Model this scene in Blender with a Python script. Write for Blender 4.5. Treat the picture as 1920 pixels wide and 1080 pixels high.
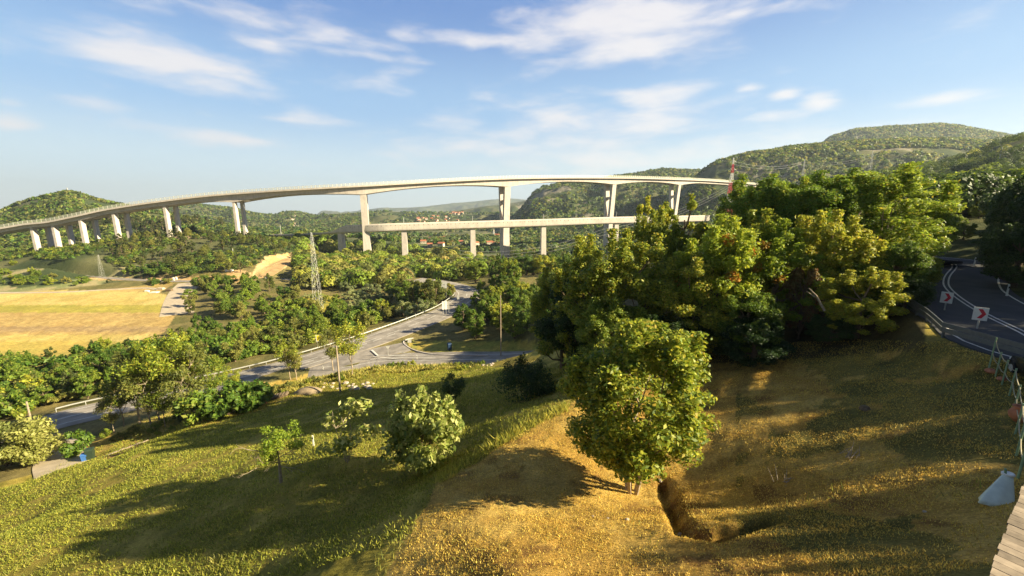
import bpy, math, random
import numpy as np
from mathutils import Vector, Matrix
R = math.radians
for o in list(bpy.data.objects): bpy.data.objects.remove(o)
S = bpy.context.scene
COL = S.collection
rng = np.random.default_rng(7)
random.seed(7)

# ------------------------------------------------------------------ camera
FPX = 740.0                      # focal length in pixels of a 1920 wide frame
PITCH = math.atan(140.0/FPX)
CP, SP = math.cos(PITCH), math.sin(PITCH)
cam = bpy.data.cameras.new('camera'); camo = bpy.data.objects.new('camera', cam); COL.objects.link(camo)
cam.sensor_width = 36; cam.lens = 36*FPX/1920; cam.clip_start = 0.1; cam.clip_end = 60000
camo.location = (0, 0, 0); camo.rotation_euler = (math.pi/2-PITCH, 0, 0)
S.camera = camo
S.render.resolution_x = 1920; S.render.resolution_y = 1080
S.render.engine = 'CYCLES'
S.cycles.max_bounces = 6; S.cycles.transparent_max_bounces = 8; S.cycles.volume_bounces = 0

# ------------------------------------------------------------------ light
SUN_AZ, SUN_EL = R(-11), R(26)   # azimuth counted from +X
sd = Vector((math.cos(SUN_AZ)*math.cos(SUN_EL), math.sin(SUN_AZ)*math.cos(SUN_EL), math.sin(SUN_EL)))
sl = bpy.data.lights.new('sun', 'SUN'); slo = bpy.data.objects.new('sun', sl); COL.objects.link(slo)
sl.energy = 5.0; sl.angle = R(0.5); sl.color = (1.0, 0.86, 0.56)
slo.rotation_euler = sd.to_track_quat('Z', 'Y').to_euler()
S.view_settings.view_transform = 'Standard'; S.view_settings.look = 'None'
S.view_settings.gamma = 1; S.view_settings.exposure = 1.68

W = bpy.data.worlds.new('World'); S.world = W; W.use_nodes = True
wn, wl = W.node_tree.nodes, W.node_tree.links
wn.clear()
def wmath(op, a, b=None, c=None):
    n = wn.new('ShaderNodeMath'); n.operation = op
    for i, v in enumerate((a, b, c)):
        if v is None: continue
        if isinstance(v, (int, float)): n.inputs[i].default_value = v
        else: wl.new(v, n.inputs[i])
    return n.outputs[0]
sky = wn.new('ShaderNodeTexSky'); sky.sky_type = 'NISHITA'; sky.sun_disc = False
sky.sun_elevation = SUN_EL; sky.sun_rotation = math.pi/2 - SUN_AZ
sky.air_density = 1.0; sky.dust_density = 0.6; sky.ozone_density = 2.0
tc = wn.new('ShaderNodeTexCoord'); sx = wn.new('ShaderNodeSeparateXYZ'); wl.new(tc.outputs['Generated'], sx.inputs[0])
az = wmath('ARCTAN2', sx.outputs[0], sx.outputs[1]); el = wmath('ARCSINE', sx.outputs[2])
def azel(px, py):
    u, v = (px-960)/FPX, (540-py)/FPX
    d = Vector((u, CP+v*SP, -SP+v*CP)).normalized()
    return math.atan2(d.x, d.y), math.asin(d.z)
CLOUDS = [(285,105,150,32,1.05),(390,145,90,22,.9),(560,50,150,22,.75),(900,72,90,14,.75),(640,98,100,9,.6),(510,88,35,9,.6),(760,68,40,10,.6),
          (1180,40,190,42,1.15),(1200,90,140,26,1.1),(1060,70,110,34,.8),(1215,185,80,18,.95),(1110,230,260,38,.72),(1010,270,260,30,.62),(1420,260,220,20,.55),
          (1470,177,26,9,1.0),(1537,191,34,12,1.1),(1405,165,26,7,.8),(400,256,150,12,.7),(590,228,70,10,.6),(140,185,80,10,.6),(15,225,50,16,.9),(15,190,30,10,.7),
          (1775,184,80,11,.6),(715,150,60,20,.45),(1380,25,40,12,.8),(1450,215,80,10,.5),(1150,300,300,26,.55)]
mask = None
for (px, py, wx, wy, a) in CLOUDS:
    a0, e0 = azel(px, py); a1, _ = azel(px+wx*1.2, py); _, e1 = azel(px, py-wy*1.3)
    da = wmath('DIVIDE', wmath('SUBTRACT', az, a0), abs(a1-a0)); de = wmath('DIVIDE', wmath('SUBTRACT', el, e0), abs(e1-e0))
    q = wmath('ADD', wmath('MULTIPLY', da, da), wmath('MULTIPLY', de, de))
    g = wmath('MULTIPLY', wmath('EXPONENT', wmath('MULTIPLY', q, -0.8)), a)
    mask = g if mask is None else wmath('MAXIMUM', mask, g)
cmb = wn.new('ShaderNodeCombineXYZ'); wl.new(wmath('MULTIPLY', az, 4.5), cmb.inputs[0]); wl.new(wmath('MULTIPLY', el, 17.0), cmb.inputs[1])
wl.new(wmath('MULTIPLY', az, 1.0), cmb.inputs[2])
nz = wn.new('ShaderNodeTexNoise'); nz.inputs['Scale'].default_value = 1.5; nz.inputs['Detail'].default_value = 9; nz.inputs['Roughness'].default_value = .55
nz.inputs['Distortion'].default_value = .2
wl.new(cmb.outputs[0], nz.inputs['Vector'])
cf = wmath('ADD', mask, wmath('MULTIPLY', wmath('SUBTRACT', nz.outputs[0], 0.5), 2.0))
mr = wn.new('ShaderNodeMapRange'); mr.interpolation_type = 'SMOOTHSTEP'; wl.new(cf, mr.inputs[0])
mr.inputs[1].default_value = .12; mr.inputs[2].default_value = 1.1; mr.inputs[3].default_value = 0; mr.inputs[4].default_value = .92
cfac = wmath('MULTIPLY', mr.outputs[0], .94)
# nishita blended with the pale evening gradient of the photo
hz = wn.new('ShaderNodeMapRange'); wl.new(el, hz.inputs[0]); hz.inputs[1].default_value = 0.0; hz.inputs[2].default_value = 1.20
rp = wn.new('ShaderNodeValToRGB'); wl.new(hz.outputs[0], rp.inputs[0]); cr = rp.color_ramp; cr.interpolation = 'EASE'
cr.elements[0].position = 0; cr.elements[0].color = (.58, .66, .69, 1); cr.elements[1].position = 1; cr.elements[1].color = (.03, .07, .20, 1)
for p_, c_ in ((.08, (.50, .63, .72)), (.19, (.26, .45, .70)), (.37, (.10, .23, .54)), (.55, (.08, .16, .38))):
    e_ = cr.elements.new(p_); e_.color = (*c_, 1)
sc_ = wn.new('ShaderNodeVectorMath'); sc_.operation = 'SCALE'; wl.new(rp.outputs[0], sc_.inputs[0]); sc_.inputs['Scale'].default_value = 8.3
m1 = wn.new('ShaderNodeMix'); m1.data_type = 'RGBA'; m1.inputs[0].default_value = .8
wl.new(sky.outputs[0], m1.inputs[6]); wl.new(sc_.outputs[0], m1.inputs[7])
m2 = wn.new('ShaderNodeMix'); m2.data_type = 'RGBA'; wl.new(cfac, m2.inputs[0]); wl.new(m1.outputs[2], m2.inputs[6]); m2.inputs[7].default_value = (6.1, 5.8, 5.8, 1)
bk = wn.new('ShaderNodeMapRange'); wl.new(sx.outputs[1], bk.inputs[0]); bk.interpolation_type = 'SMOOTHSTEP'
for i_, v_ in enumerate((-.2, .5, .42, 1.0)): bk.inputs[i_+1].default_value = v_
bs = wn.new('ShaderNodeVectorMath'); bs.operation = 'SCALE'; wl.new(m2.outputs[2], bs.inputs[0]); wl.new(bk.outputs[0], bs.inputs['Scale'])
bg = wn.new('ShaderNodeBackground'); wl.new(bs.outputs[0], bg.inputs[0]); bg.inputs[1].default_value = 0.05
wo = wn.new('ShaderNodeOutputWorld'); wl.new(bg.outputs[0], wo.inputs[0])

# ------------------------------------------------------------------ pixel geometry
def ray(px, py):
    u, v = (px-960)/FPX, (540-py)/FPX
    return u/(CP+v*SP), (-SP+v*CP)/(CP+v*SP)          # x/y and z/y
def PY(px, py, Y):
    a, b = ray(px, py); return Vector((a*Y, Y, b*Y))
def PZ(px, py, z):
    a, b = ray(px, py); return Vector((a*z/b, z/b, z))
def proj(X, Y, Z):
    Yc = Y*CP - Z*SP; Zc = Y*SP + Z*CP
    Yc = np.maximum(Yc, 1e-3)
    return 960+FPX*X/Yc, 540-FPX*Zc/Yc

def vnoise(x, y, seed=0):
    xi, yi = np.floor(x).astype(np.int64), np.floor(y).astype(np.int64)
    fx, fy = x-xi, y-yi
    fx = fx*fx*(3-2*fx); fy = fy*fy*(3-2*fy)
    def h(i, j):
        n = (i*374761393 + j*668265263 + seed*1274126177) & 0xffffffff
        n = ((n ^ (n >> 13))*1274126177) & 0xffffffff
        return ((n ^ (n >> 16)) & 0xffff)/65535.0
    return (h(xi,yi)*(1-fx)+h(xi+1,yi)*fx)*(1-fy)+(h(xi,yi+1)*(1-fx)+h(xi+1,yi+1)*fx)*fy
def fbm(x, y, oct=4, seed=0):
    s, a, t = 0, 1, 0
    for k in range(oct):
        s = s+a*vnoise(x*2**k, y*2**k, seed+k); t += a; a *= .5
    return s/t
def sstep(a, b, x):
    t = np.clip((x-a)/(b-a), 0, 1); return t*t*(3-2*t)

# ------------------------------------------------------------------ terrain heights
G = [(960,1080,-10.6),(600,1080,-14),(200,1080,-21),(-200,1080,-27),(1400,1080,-9.3),(1850,1080,-7.2),(2200,1080,-6.5),
 (1060,775,-14.3),(950,835,-14.4),(820,908,-14.2),(700,1000,-14.4),(1035,738,-18),(940,780,-18),(860,835,-18.2),(760,900,-18),(660,960,-18),
 (800,880,-17.9),(650,865,-19),(525,905,-20.5),(590,835,-22),(300,880,-28.5),(250,850,-33),(200,870,-34),(115,872,-40),(60,900,-38),(0,1000,-31),
 (990,725,-22),(850,760,-22),(638,735,-34.5),(700,705,-34.5),(560,760,-33),(480,790,-32),(350,800,-37.5),(450,830,-28),(300,815,-39),(200,840,-40),
 (900,692,-31),(1000,665,-27),(1060,690,-20.5),(1150,705,-15),(1300,720,-13.8),(1400,700,-12.6),(1550,692,-11.0),(1700,690,-9.4),(1740,640,-8.9),(1800,650,-8.4),
 (1850,652,-8.2),(1210,920,-14),(1300,800,-13.2),(1500,850,-11.2),(1700,850,-9.8),(1850,850,-8.6),(1700,1000,-8.8),(1500,1000,-9.8),(1300,1000,-10.8),
 (1100,1000,-11.8),(1450,760,-11.6),(1600,760,-10.4),(1100,850,-13.9),(1000,930,-13.4),(1780,760,-9.1),
 (870,560,-36),(700,640,-38.3),(480,703,-41),(330,735,-42.3),(177,772,-43.5),(100,790,-44),(-100,850,-46),(850,672,-36.5),(920,671,-35.5),
 (300,640,-50),(560,600,-48),(0,700,-50),(-100,640,-52),(150,560,-53),(0,540,-53),(300,600,-52),(150,640,-53),(700,510,-50),(600,550,-50),(750,580,-44),(800,530,-45),
 (0,505,-50),(200,530,-53),(350,525,-51),(330,590,-52),(100,490,-41),(250,480,-40),(400,500,-44),(500,480,-40),(520,520,-47),(0,460,-33),(140,447,-26.5),
 (300,437,-21),(437,441,-24),(203,443,-24.5),(480,442,-27),(540,460,-34),(600,490,-52),(685,489,-52),(757,497,-58),(950,520,-33),(830,490,-55),(900,545,-34)]
CTRL = [tuple(PZ(*g)) for g in G]
CTRL += [(0,0,-9.6),(-15,0,-15),(20,0,-7),(34,4,-6),(0,-60,-4),(60,-40,3),(-60,-40,-28),(-100,20,-46),(48,8,-5.5),(60,20,-5),(75,35,-3),
 (20,60,-17),(32,62,-14),(10,90,-27),(40,90,-18),(52,66,-9),(75,75,-3),(90,110,0),(0,120,-34),(20,150,-34),(60,150,-22),(60,220,-30),(0,260,-42),(120,220,-15),
 (-250,620,-24),(-450,640,-22),(-50,650,-60),(200,650,-55),(100,420,-50),(250,420,-30),(-700,560,-24),(0,330,-50)]
R3 = [(3000,790,-8.6),(2500,745,-8.2),(2200,708,-7.9),(1985,660,-7.6),(1919,624,-7.5),(1845,588,-7.4),(1797,558,-7.3),(1776,538,-7.2),(1774,525,-7.0),(1779,514,-6.8),(1789,502,-6.5),(1787,495,-6.2),(1771,488,-6.0),(1751,484,-5.8),(1715,481,-5.6)]
CTRL += [tuple(PZ(*g)) for g in R3[::2]]
C_ = np.array(CTRL)
def wcoord(X, Y):
    r = np.sqrt(X*X+Y*Y+64)
    return np.stack([X/r*3.0, Y/r*3.0, np.log(r)*2.2], -1)
cw = wcoord(C_[:,0], C_[:,1])
def ker(d): return np.sqrt(d*d+0.012)
D_ = np.sqrt(((cw[:,None]-cw[None])**2).sum(-1))
n_ = len(C_)
A_ = np.zeros((n_+4, n_+4)); A_[:n_,:n_] = ker(D_); A_[:n_,n_] = 1; A_[n_,:n_] = 1
A_[:n_,n_+1:] = cw; A_[n_+1:,:n_] = cw.T
A_[:n_,:n_] -= np.eye(n_)*0.01
wts = np.linalg.solve(A_, np.concatenate([C_[:,2], np.zeros(4)]))
def rbf(X, Y):
    out = np.empty(X.shape); Xf, Yf = X.ravel(), Y.ravel(); of = out.ravel()
    for i in range(0, len(Xf), 20000):
        q = wcoord(Xf[i:i+20000], Yf[i:i+20000])
        d = np.sqrt(np.maximum(((q[:,None]-cw[None])**2).sum(-1), 0))
        of[i:i+20000] = ker(d)@wts[:n_] + wts[n_] + q@wts[n_+1:]
    return of.reshape(X.shape)
# hills: depth, front width, back width, crest profile in the photograph
HILLS = [
 (900, 380, 600, [(-400,430),(-150,412),(0,400),(30,386),(60,376),(100,368),(125,362),(150,367),(180,377),(215,384),(260,392),(330,402),(420,425),(500,440)]),
 (2300, 900, 900, [(-400,400),(200,400),(240,397),(330,388),(365,383),(400,388),(440,392),(480,401),(515,405),(530,400),(550,398),(575,402),(600,407),(640,404),(680,401),(730,397),(800,399),(850,400),(900,400),(950,402),(1000,410)]),
 (3600, 1400, 900, [(700,420),(800,404),(850,396),(900,388),(945,383),(985,377),(1020,374),(1100,376),(1300,390)]),
 (9000, 2500, 2000, [(560,410),(640,399),(690,395),(730,391),(800,387),(830,383),(860,380),(930,374),(955,372),(1000,376),(1100,392)]),
 (1900, 1100, 800, [(940,440),(965,405),(985,385),(1000,364),(1020,353),(1067,343),(1130,337),(1200,327),(1240,320),(1300,321),(1400,330),(1600,340),(2000,360)]),
 (1200, 620, 600, [(1180,425),(1290,350),(1318,322),(1345,306),(1380,296),(1430,289),(1480,281),(1540,275),(1620,270),(1720,266),(1830,268),(1920,275),(2300,290)]),
 (2100, 700, 800, [(1450,320),(1535,276),(1560,258),(1605,245),(1660,241),(1700,239),(1760,235),(1800,239),(1860,250),(1920,262),(2200,300)]),
 (420, 330, 700, [(1350,430),(1480,385),(1560,352),(1660,332),(1760,318),(1830,297),(1870,277),(1920,266),(2200,240),(3000,215)]),
]
def smooth_poly(P, n=6):
    P = [Vector(p) for p in P]; out = []
    for i in range(len(P)-1):
        a, b = P[i], P[i+1]; p0 = P[i-1] if i else a+(a-b); p3 = P[i+2] if i+2 < len(P) else b+(b-a)
        for k in range(n):
            t = k/n
            out.append(.5*((2*a)+(b-p0)*t+(2*p0-5*a+4*b-p3)*t*t+(-p0+3*a-3*b+p3)*t**3))
    out.append(P[-1]); return out
def roadpts(L): return smooth_poly([PZ(*g) for g in L])
ROADS = {
 'lower': (roadpts([(-260,890,-47),(-60,838,-45.4),(100,790,-44),(177,771,-43.5),(330,736,-42.3),(480,702,-41),(600,669,-39.6),(700,637,-38.3),(780,608,-37.4),(840,582,-36.6),(868,563,-36.1),(877,553,-35.8),(870,543,-35.4),(850,535,-35),(820,529,-34.5),(780,524,-34)]), 5.6),
 'side': (roadpts([(560,703,-40.6),(590,694,-39.9),(655,684,-39.2),(715,674,-38.6),(790,673,-37.8),(850,671,-36.8),(930,671,-35.3),(1000,668,-33.5),(1060,655,-31)]), 5.0),
 'apron': (roadpts([(590,690,-40.0),(650,674,-39.1),(710,660,-38.6),(765,649,-38.1)]), 4.2),
 'upper': (roadpts(R3), 4.2),
 'valley': (roadpts([(-150,500,-50),(0,508,-51),(100,514,-52),(200,521,-53),(290,526,-52.5),(350,527,-51.5),(420,526,-50.5),(500,523,-50),(560,526,-50)]), 4.0),
}
TRACKS = {
 'field': (roadpts([(-60,549,-53),(100,548,-53),(200,543,-53),(270,540,-53),(300,543,-52.5)]), 2.2),
 'gravel': (roadpts([(356,530,-51.5),(343,545,-52),(335,565,-52),(332,590,-52)]), 7.0),
 'quarry': (roadpts([(470,522,-49),(500,516,-47.5),(520,502,-45),(535,491,-42.5),(546,484,-41)]), 5.0),
 'drive': (roadpts([(118,880,-40.5),(112,862,-41.3),(118,845,-42.4),(122,825,-43.4)]), 3.0),
}
def polydist(X, Y, P):
    best = np.full(X.shape, 1e9); zb = np.zeros(X.shape)
    for a, b in zip(P[:-1], P[1:]):
        dx, dy = b.x-a.x, b.y-a.y; L = dx*dx+dy*dy+1e-9
        t = np.clip(((X-a.x)*dx+(Y-a.y)*dy)/L, 0, 1)
        d = np.hypot(X-a.x-t*dx, Y-a.y-t*dy); m = d < best
        best = np.where(m, d, best); zb = np.where(m, a.z+(b.z-a.z)*t, zb)
    return best, zb
# a trench and hollow in the mown slope
TR = [PZ(1246,895,-13.6), PZ(1262,940,-12.7), PZ(1285,1008,-11.2), PZ(1340,1018,-10.7), PZ(1440,975,-10.6)]
HOL = [(PZ(1395,935,-12.0), 2.6, 1.5, .55), (PZ(1640,790,-11.8), 1.2, .8, .25), (PZ(1320,870,-12.9), 2.2, 1.6, .5)]
def height(X, Y, detail=True):
    X = np.asarray(X, float); Y = np.asarray(Y, float)
    r = np.hypot(X, Y)
    z = rbf(X, Y)
    z = np.clip(z, -75, 12)
    far = -62 - 0*r
    z = z + (far-z)*sstep(480, 950, r)
    Ys = np.maximum(Y, 1); u = np.clip(X/Ys, -4, 4)
    for (D, wf, wb, prof) in HILLS:
        us = np.array([ray(p[0], p[1])[0] for p in prof]); rs = np.array([ray(p[0], p[1])[1] for p in prof])
        zc = np.interp(u, us, rs)*D
        edge = sstep(us[0]-.25, us[0], u) * (1-sstep(us[-1], us[-1]+.4, u))
        f = np.where(Y < D, sstep(D-wf, D, Y), 1-sstep(D, D+wb, Y)) * edge
        nzz = (fbm(X/(D*.05)+7, Y/(D*.05)+3, 4, 11)-.5)*D*.035*np.minimum(f*(1-f)*4+.05, 1)
        cand = -62 + (zc+62)*f + nzz
        w = sstep(60, 200, Y) if D < 600 else 1
        if D < 600: cand = z+(np.maximum(cand, z)-z)*w
        z = np.where(f > 0, np.maximum(z, cand), z)
    if detail:
        z = z + (fbm(X/6, Y/6, 3, 5)-.5)*np.clip(r*.012, .15, 1.2)
        z = z + np.where(r < 60, (fbm(X/.55, Y/.55, 3, 9)-.5)*.11, 0)
    for k, (P, hw) in list(ROADS.items())+list(TRACKS.items()):
        bx = [p.x for p in P]; by = [p.y for p in P]
        m = (X > min(bx)-30) & (X < max(bx)+30) & (Y > min(by)-30) & (Y < max(by)+30)
        if not m.any(): continue
        d, zr = polydist(X[m], Y[m], P)
        blend = 1.8 if k == 'upper' else 3.5 if k == 'drive' else 7
        w = 1-sstep(hw+.5, hw+.5+blend, d)
        z[m] = z[m]+(zr-.10-z[m])*w
    m = (r < 40) & (Y > 3)
    if m.any():
        d, _ = polydist(X[m], Y[m], TR)
        zz = z[m]-.70*np.exp(-(d/.30)**2)*(.8+.4*fbm(X[m]*1.5, Y[m]*1.5, 3, 8))
        for (c, a, b, h) in HOL:
            zz = zz-h*np.exp(-((X[m]-c.x)/a)**2-((Y[m]-c.y)/b)**2)
        z[m] = zz
    return z
def hz1(x, y): return float(height(np.array([x]), np.array([y]))[0])
def hit(px, py, y0=4, y1=3000):
    a, b = ray(px, py)
    Y = y0*np.exp(np.linspace(0, math.log(y1/y0), 500))
    h = height(a*Y, Y); k = np.argmax(h > b*Y)
    if h[k] <= b*Y[k]: k = len(Y)-1
    ya, yb = (Y[k-1] if k else Y[0]), Y[k]
    Yf = np.linspace(ya, yb, 30); h = height(a*Yf, Yf); k = np.argmax(h > b*Yf); 
    return Vector((a*Yf[k], Yf[k], float(h[k])))

# ------------------------------------------------------------------ materials
def newmat(name):
    m = bpy.data.materials.new(name); m.use_nodes = True
    return m, m.node_tree.nodes, m.node_tree.links, m.node_tree.nodes['Principled BSDF']
def mat(name, col, rough=.8, metal=0, noise=.12, scale=3.0, bump=0, spec=.3, emit=None):
    m, n, l, p = newmat(name)
    p.inputs['Roughness'].default_value = rough; p.inputs['Metallic'].default_value = metal
    p.inputs['Specular IOR Level'].default_value = spec
    t = n.new('ShaderNodeTexCoord'); nt = n.new('ShaderNodeTexNoise'); nt.inputs['Scale'].default_value = scale; nt.inputs['Detail'].default_value = 6
    l.new(t.outputs['Object'], nt.inputs['Vector'])
    r = n.new('ShaderNodeValToRGB'); c = np.array(col)
    r.color_ramp.elements[0].position = .3; r.color_ramp.elements[1].position = .7
    r.color_ramp.elements[0].color = (*np.clip(c*(1-noise), 0, 1), 1); r.color_ramp.elements[1].color = (*np.clip(c*(1+noise), 0, 1), 1)
    l.new(nt.outputs[0], r.inputs[0]); l.new(r.outputs[0], p.inputs['Base Color'])
    if bump:
        b = n.new('ShaderNodeBump'); b.inputs['Strength'].default_value = bump; b.inputs['Distance'].default_value = .05
        l.new(nt.outputs[0], b.inputs['Height']); l.new(b.outputs[0], p.inputs['Normal'])
    return m
M = {}
M['concrete'] = mat('concrete', (.56, .50, .46), .85, noise=.10, scale=.25)
M['concrete_pink'] = mat('noise_wall', (.62, .56, .50), .85, noise=.12, scale=.15)
M['steel'] = mat('galvanised_steel', (.50, .50, .48), .5, .3, scale=8)
M['oldsteel'] = mat('weathered_steel', (.13,.14,.14), .6, .2, scale=8)  # hill road guard rail steel, its shade put into the dark colour
M['white'] = mat('white_paint', (.78, .77, .72), .5, scale=6, noise=.08)
M['paint'] = mat('road_paint', (.62, .60, .55), .7, scale=5, noise=.25)
M['wood'] = mat('weathered_pole_wood', (.34, .27, .2), .9, scale=5, noise=.25)
M['bark'] = mat('bark', (.15, .11, .07), .95, scale=8, noise=.35, bump=.4)
M['palebark'] = mat('pale_bark', (.36, .29, .21), .95, scale=8, noise=.3, bump=.3)
M['red'] = mat('red_paint', (.60, .03, .05), .5, scale=6)
M['yellow'] = mat('yellow_sign_paint', (.85, .68, .02), .5, scale=6, noise=.05)
M['blue'] = mat('blue_plastic', (.05, .15, .42), .4, scale=6)
M['darkgreen'] = mat('dark_green_plastic', (.03, .05, .03), .5, scale=6)
M['darkblue'] = mat('dark_blue_plastic', (.02, .05, .12), .45, scale=6)
M['black'] = mat('black_rubber', (.02, .02, .02), .7, scale=6)
M['rock'] = mat('pale_limestone', (.45, .38, .31), .95, scale=2, noise=.3, bump=.6)
M['clay'] = mat('terracotta', (.42, .17, .09), .85, scale=6, noise=.2)
M['tile'] = mat('red_roof_tile', (.38, .14, .08), .9, scale=1, noise=.2)
M['plaster'] = mat('cream_plaster', (.62, .55, .45), .9, scale=1, noise=.1)
M['window'] = mat('dark_window_glass', (.04, .05, .06), .15, scale=3)
M['carpaint'] = mat('dark_car_paint', (.02, .022, .028), .25, .3, scale=3)
M['carwhite'] = mat('white_car_paint', (.7, .7, .7), .3, .1, scale=3)
M['cloth'] = mat('pale_tarpaulin', (.60, .66, .56), .7, scale=5, noise=.08)
M['greenpost'] = mat('green_metal_post', (.22, .33, .2), .6, scale=6)
M['rope'] = mat('pale_rope', (.40, .36, .24), .9, scale=30)
M['asphalt'] = mat('asphalt', (.062, .062, .066), .9, noise=.22, scale=.6, bump=.2)  # hill road only: colour darkened to carry the shade lying on it
M['oldasphalt'] = mat('pale_asphalt', (.27, .24, .21), .95, noise=.32, scale=.35, bump=.2)
M['gravel'] = mat('pale_gravel', (.46, .38, .28), .95, noise=.2, scale=.5, bump=.5)
M['dirt'] = mat('ochre_dirt', (.46, .30, .14), .95, noise=.25, scale=.2, bump=.5)
M['dirtheap'] = mat('brown_gravel', (.30,.23,.15), .95, noise=.2, scale=1.5, bump=.5)
M['shadegreen'] = mat('cable_steel', (.35, .35, .36), .5, scale=2)

def streak(m, col):
    n, l = m.node_tree.nodes, m.node_tree.links; p = n['Principled BSDF']; src = p.inputs['Base Color'].links[0].from_socket
    t = n.new('ShaderNodeTexCoord'); mp = n.new('ShaderNodeMapping'); mp.inputs['Scale'].default_value = (.45, .45, .05); l.new(t.outputs['Object'], mp.inputs[0])
    k = n.new('ShaderNodeTexNoise'); k.inputs['Scale'].default_value = 1.6; k.inputs['Detail'].default_value = 5; l.new(mp.outputs[0], k.inputs[0])
    r = n.new('ShaderNodeMapRange'); l.new(k.outputs[0], r.inputs[0]); r.inputs[1].default_value = .5; r.inputs[2].default_value = .75; r.inputs[4].default_value = .55
    mx = n.new('ShaderNodeMix'); mx.data_type = 'RGBA'; l.new(r.outputs[0], mx.inputs[0]); l.new(src, mx.inputs[6]); mx.inputs[7].default_value = (*col, 1); l.new(mx.outputs[2], p.inputs['Base Color'])
streak(M['concrete'], (.34,.30,.26)); streak(M['concrete_pink'], (.42,.36,.30))
def deckmat():
    m = M['wood'].copy(); m.name = 'deck_boards'; n, l = m.node_tree.nodes, m.node_tree.links; p = n['Principled BSDF']; src = p.inputs['Base Color'].links[0].from_socket
    oi = n.new('ShaderNodeObjectInfo'); t = n.new('ShaderNodeTexCoord'); mp = n.new('ShaderNodeMapping'); mp.inputs['Scale'].default_value = (2, 2, 2); mp.inputs['Rotation'].default_value = (0,0,.9); l.new(t.outputs['Object'], mp.inputs[0])
    w = n.new('ShaderNodeTexNoise'); w.inputs['Scale'].default_value = 9; w.inputs['Detail'].default_value = 8; l.new(mp.outputs[0], w.inputs[0])
    a = n.new('ShaderNodeMath'); a.operation = 'ADD'; l.new(oi.outputs['Random'], a.inputs[0]); l.new(w.outputs[0], a.inputs[1])
    r = n.new('ShaderNodeMapRange'); l.new(a.outputs[0], r.inputs[0]); r.inputs[1].default_value = .4; r.inputs[2].default_value = 1.6; r.inputs[3].default_value = .55; r.inputs[4].default_value = 1.15
    v = n.new('ShaderNodeVectorMath'); v.operation = 'SCALE'; l.new(src, v.inputs[0]); l.new(r.outputs[0], v.inputs['Scale']); l.new(v.outputs[0], p.inputs['Base Color']); return m
M['deckwood'] = deckmat()
def leafmat(name, trans=.3, rough=.55, vary=True):
    m, n, l, p = newmat(name)
    a = n.new('ShaderNodeAttribute'); a.attribute_name = 'col'
    oi = n.new('ShaderNodeObjectInfo')
    h = n.new('ShaderNodeHueSaturation'); l.new(a.outputs[0], h.inputs['Color'])
    mr = n.new('ShaderNodeMapRange'); l.new(oi.outputs['Random'], mr.inputs[0]); mr.inputs[3].default_value = .72; mr.inputs[4].default_value = 1.38
    mr2 = n.new('ShaderNodeMapRange'); l.new(oi.outputs['Random'], mr2.inputs[0]); mr2.inputs[3].default_value = .548; mr2.inputs[4].default_value = .508
    if vary: l.new(mr.outputs[0], h.inputs['Value']); l.new(mr2.outputs[0], h.inputs['Hue'])
    else: h.inputs['Value'].default_value = 1.18; h.inputs['Hue'].default_value = .522
    p.inputs['Roughness'].default_value = rough; p.inputs['Specular IOR Level'].default_value = .35
    l.new(h.outputs[0], p.inputs['Base Color'])
    tr = n.new('ShaderNodeBsdfTranslucent')
    h2 = n.new('ShaderNodeHueSaturation'); h2.inputs['Value'].default_value = 1.5; h2.inputs['Hue'].default_value = .48; l.new(h.outputs[0], h2.inputs['Color']); l.new(h2.outputs[0], tr.inputs[0])
    mx = n.new('ShaderNodeMixShader'); mx.inputs[0].default_value = trans
    l.new(p.outputs[0], mx.inputs[1]); l.new(tr.outputs[0], mx.inputs[2]); l.new(mx.outputs[0], n['Material Output'].inputs[0])
    return m
M['leaf'] = leafmat('foliage', .36); M['leafnear'] = leafmat('near_foliage', .4, .55, False); M['grassblade'] = leafmat('grass_blades', .3, .7)

def stripes(n, l, period, frac, jitter=0):
    a = n.new('ShaderNodeAttribute'); a.attribute_name = 'along'
    def mth(op, x, y):
        k = n.new('ShaderNodeMath'); k.operation = op
        for i, v in enumerate((x, y)):
            if isinstance(v, (int, float)): k.inputs[i].default_value = v
            else: l.new(v, k.inputs[i])
        return k.outputs[0]
    f = mth('FRACT', mth('DIVIDE', a.outputs['Fac'], period), 0)
    return mth('LESS_THAN', f, frac), mth
def barrier_mat():
    m, n, l, p = newmat('wind_barrier_panel')
    p.inputs['Base Color'].default_value = (.66, .66, .58, 1); p.inputs['Roughness'].default_value = .4
    st, mth = stripes(n, l, 4.4, .17)
    t = n.new('ShaderNodeBsdfTransparent'); mx = n.new('ShaderNodeMixShader'); l.new(mth('MAXIMUM', mth('MULTIPLY', st, .95), .38), mx.inputs[0])
    l.new(t.outputs[0], mx.inputs[1]); l.new(p.outputs[0], mx.inputs[2]); l.new(mx.outputs[0], n['Material Output'].inputs[0])
    return m
M['panel'] = barrier_mat()
def noise_wall_mat():
    m = M['concrete_pink'].copy(); m.name = 'noise_wall_with_openings'; n, l = m.node_tree.nodes, m.node_tree.links
    p = n['Principled BSDF']; src = p.inputs['Base Color'].links[0].from_socket
    st, mth = stripes(n, l, 5.2, .16)
    u = n.new('ShaderNodeAttribute'); u.attribute_name = 'up'
    band = mth('MULTIPLY', mth('GREATER_THAN', u.outputs['Fac'], .46), mth('LESS_THAN', u.outputs['Fac'], .56))
    joint, _ = stripes(n, l, 2.6, .03)
    f = mth('MAXIMUM', mth('MULTIPLY', mth('MULTIPLY', st, band), .8), mth('MULTIPLY', joint, .25))
    mx = n.new('ShaderNodeMix'); mx.data_type = 'RGBA'; l.new(f, mx.inputs[0]); l.new(src, mx.inputs[6]); mx.inputs[7].default_value = (.10, .09, .08, 1)
    l.new(mx.outputs[2], p.inputs['Base Color']); return m
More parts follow.
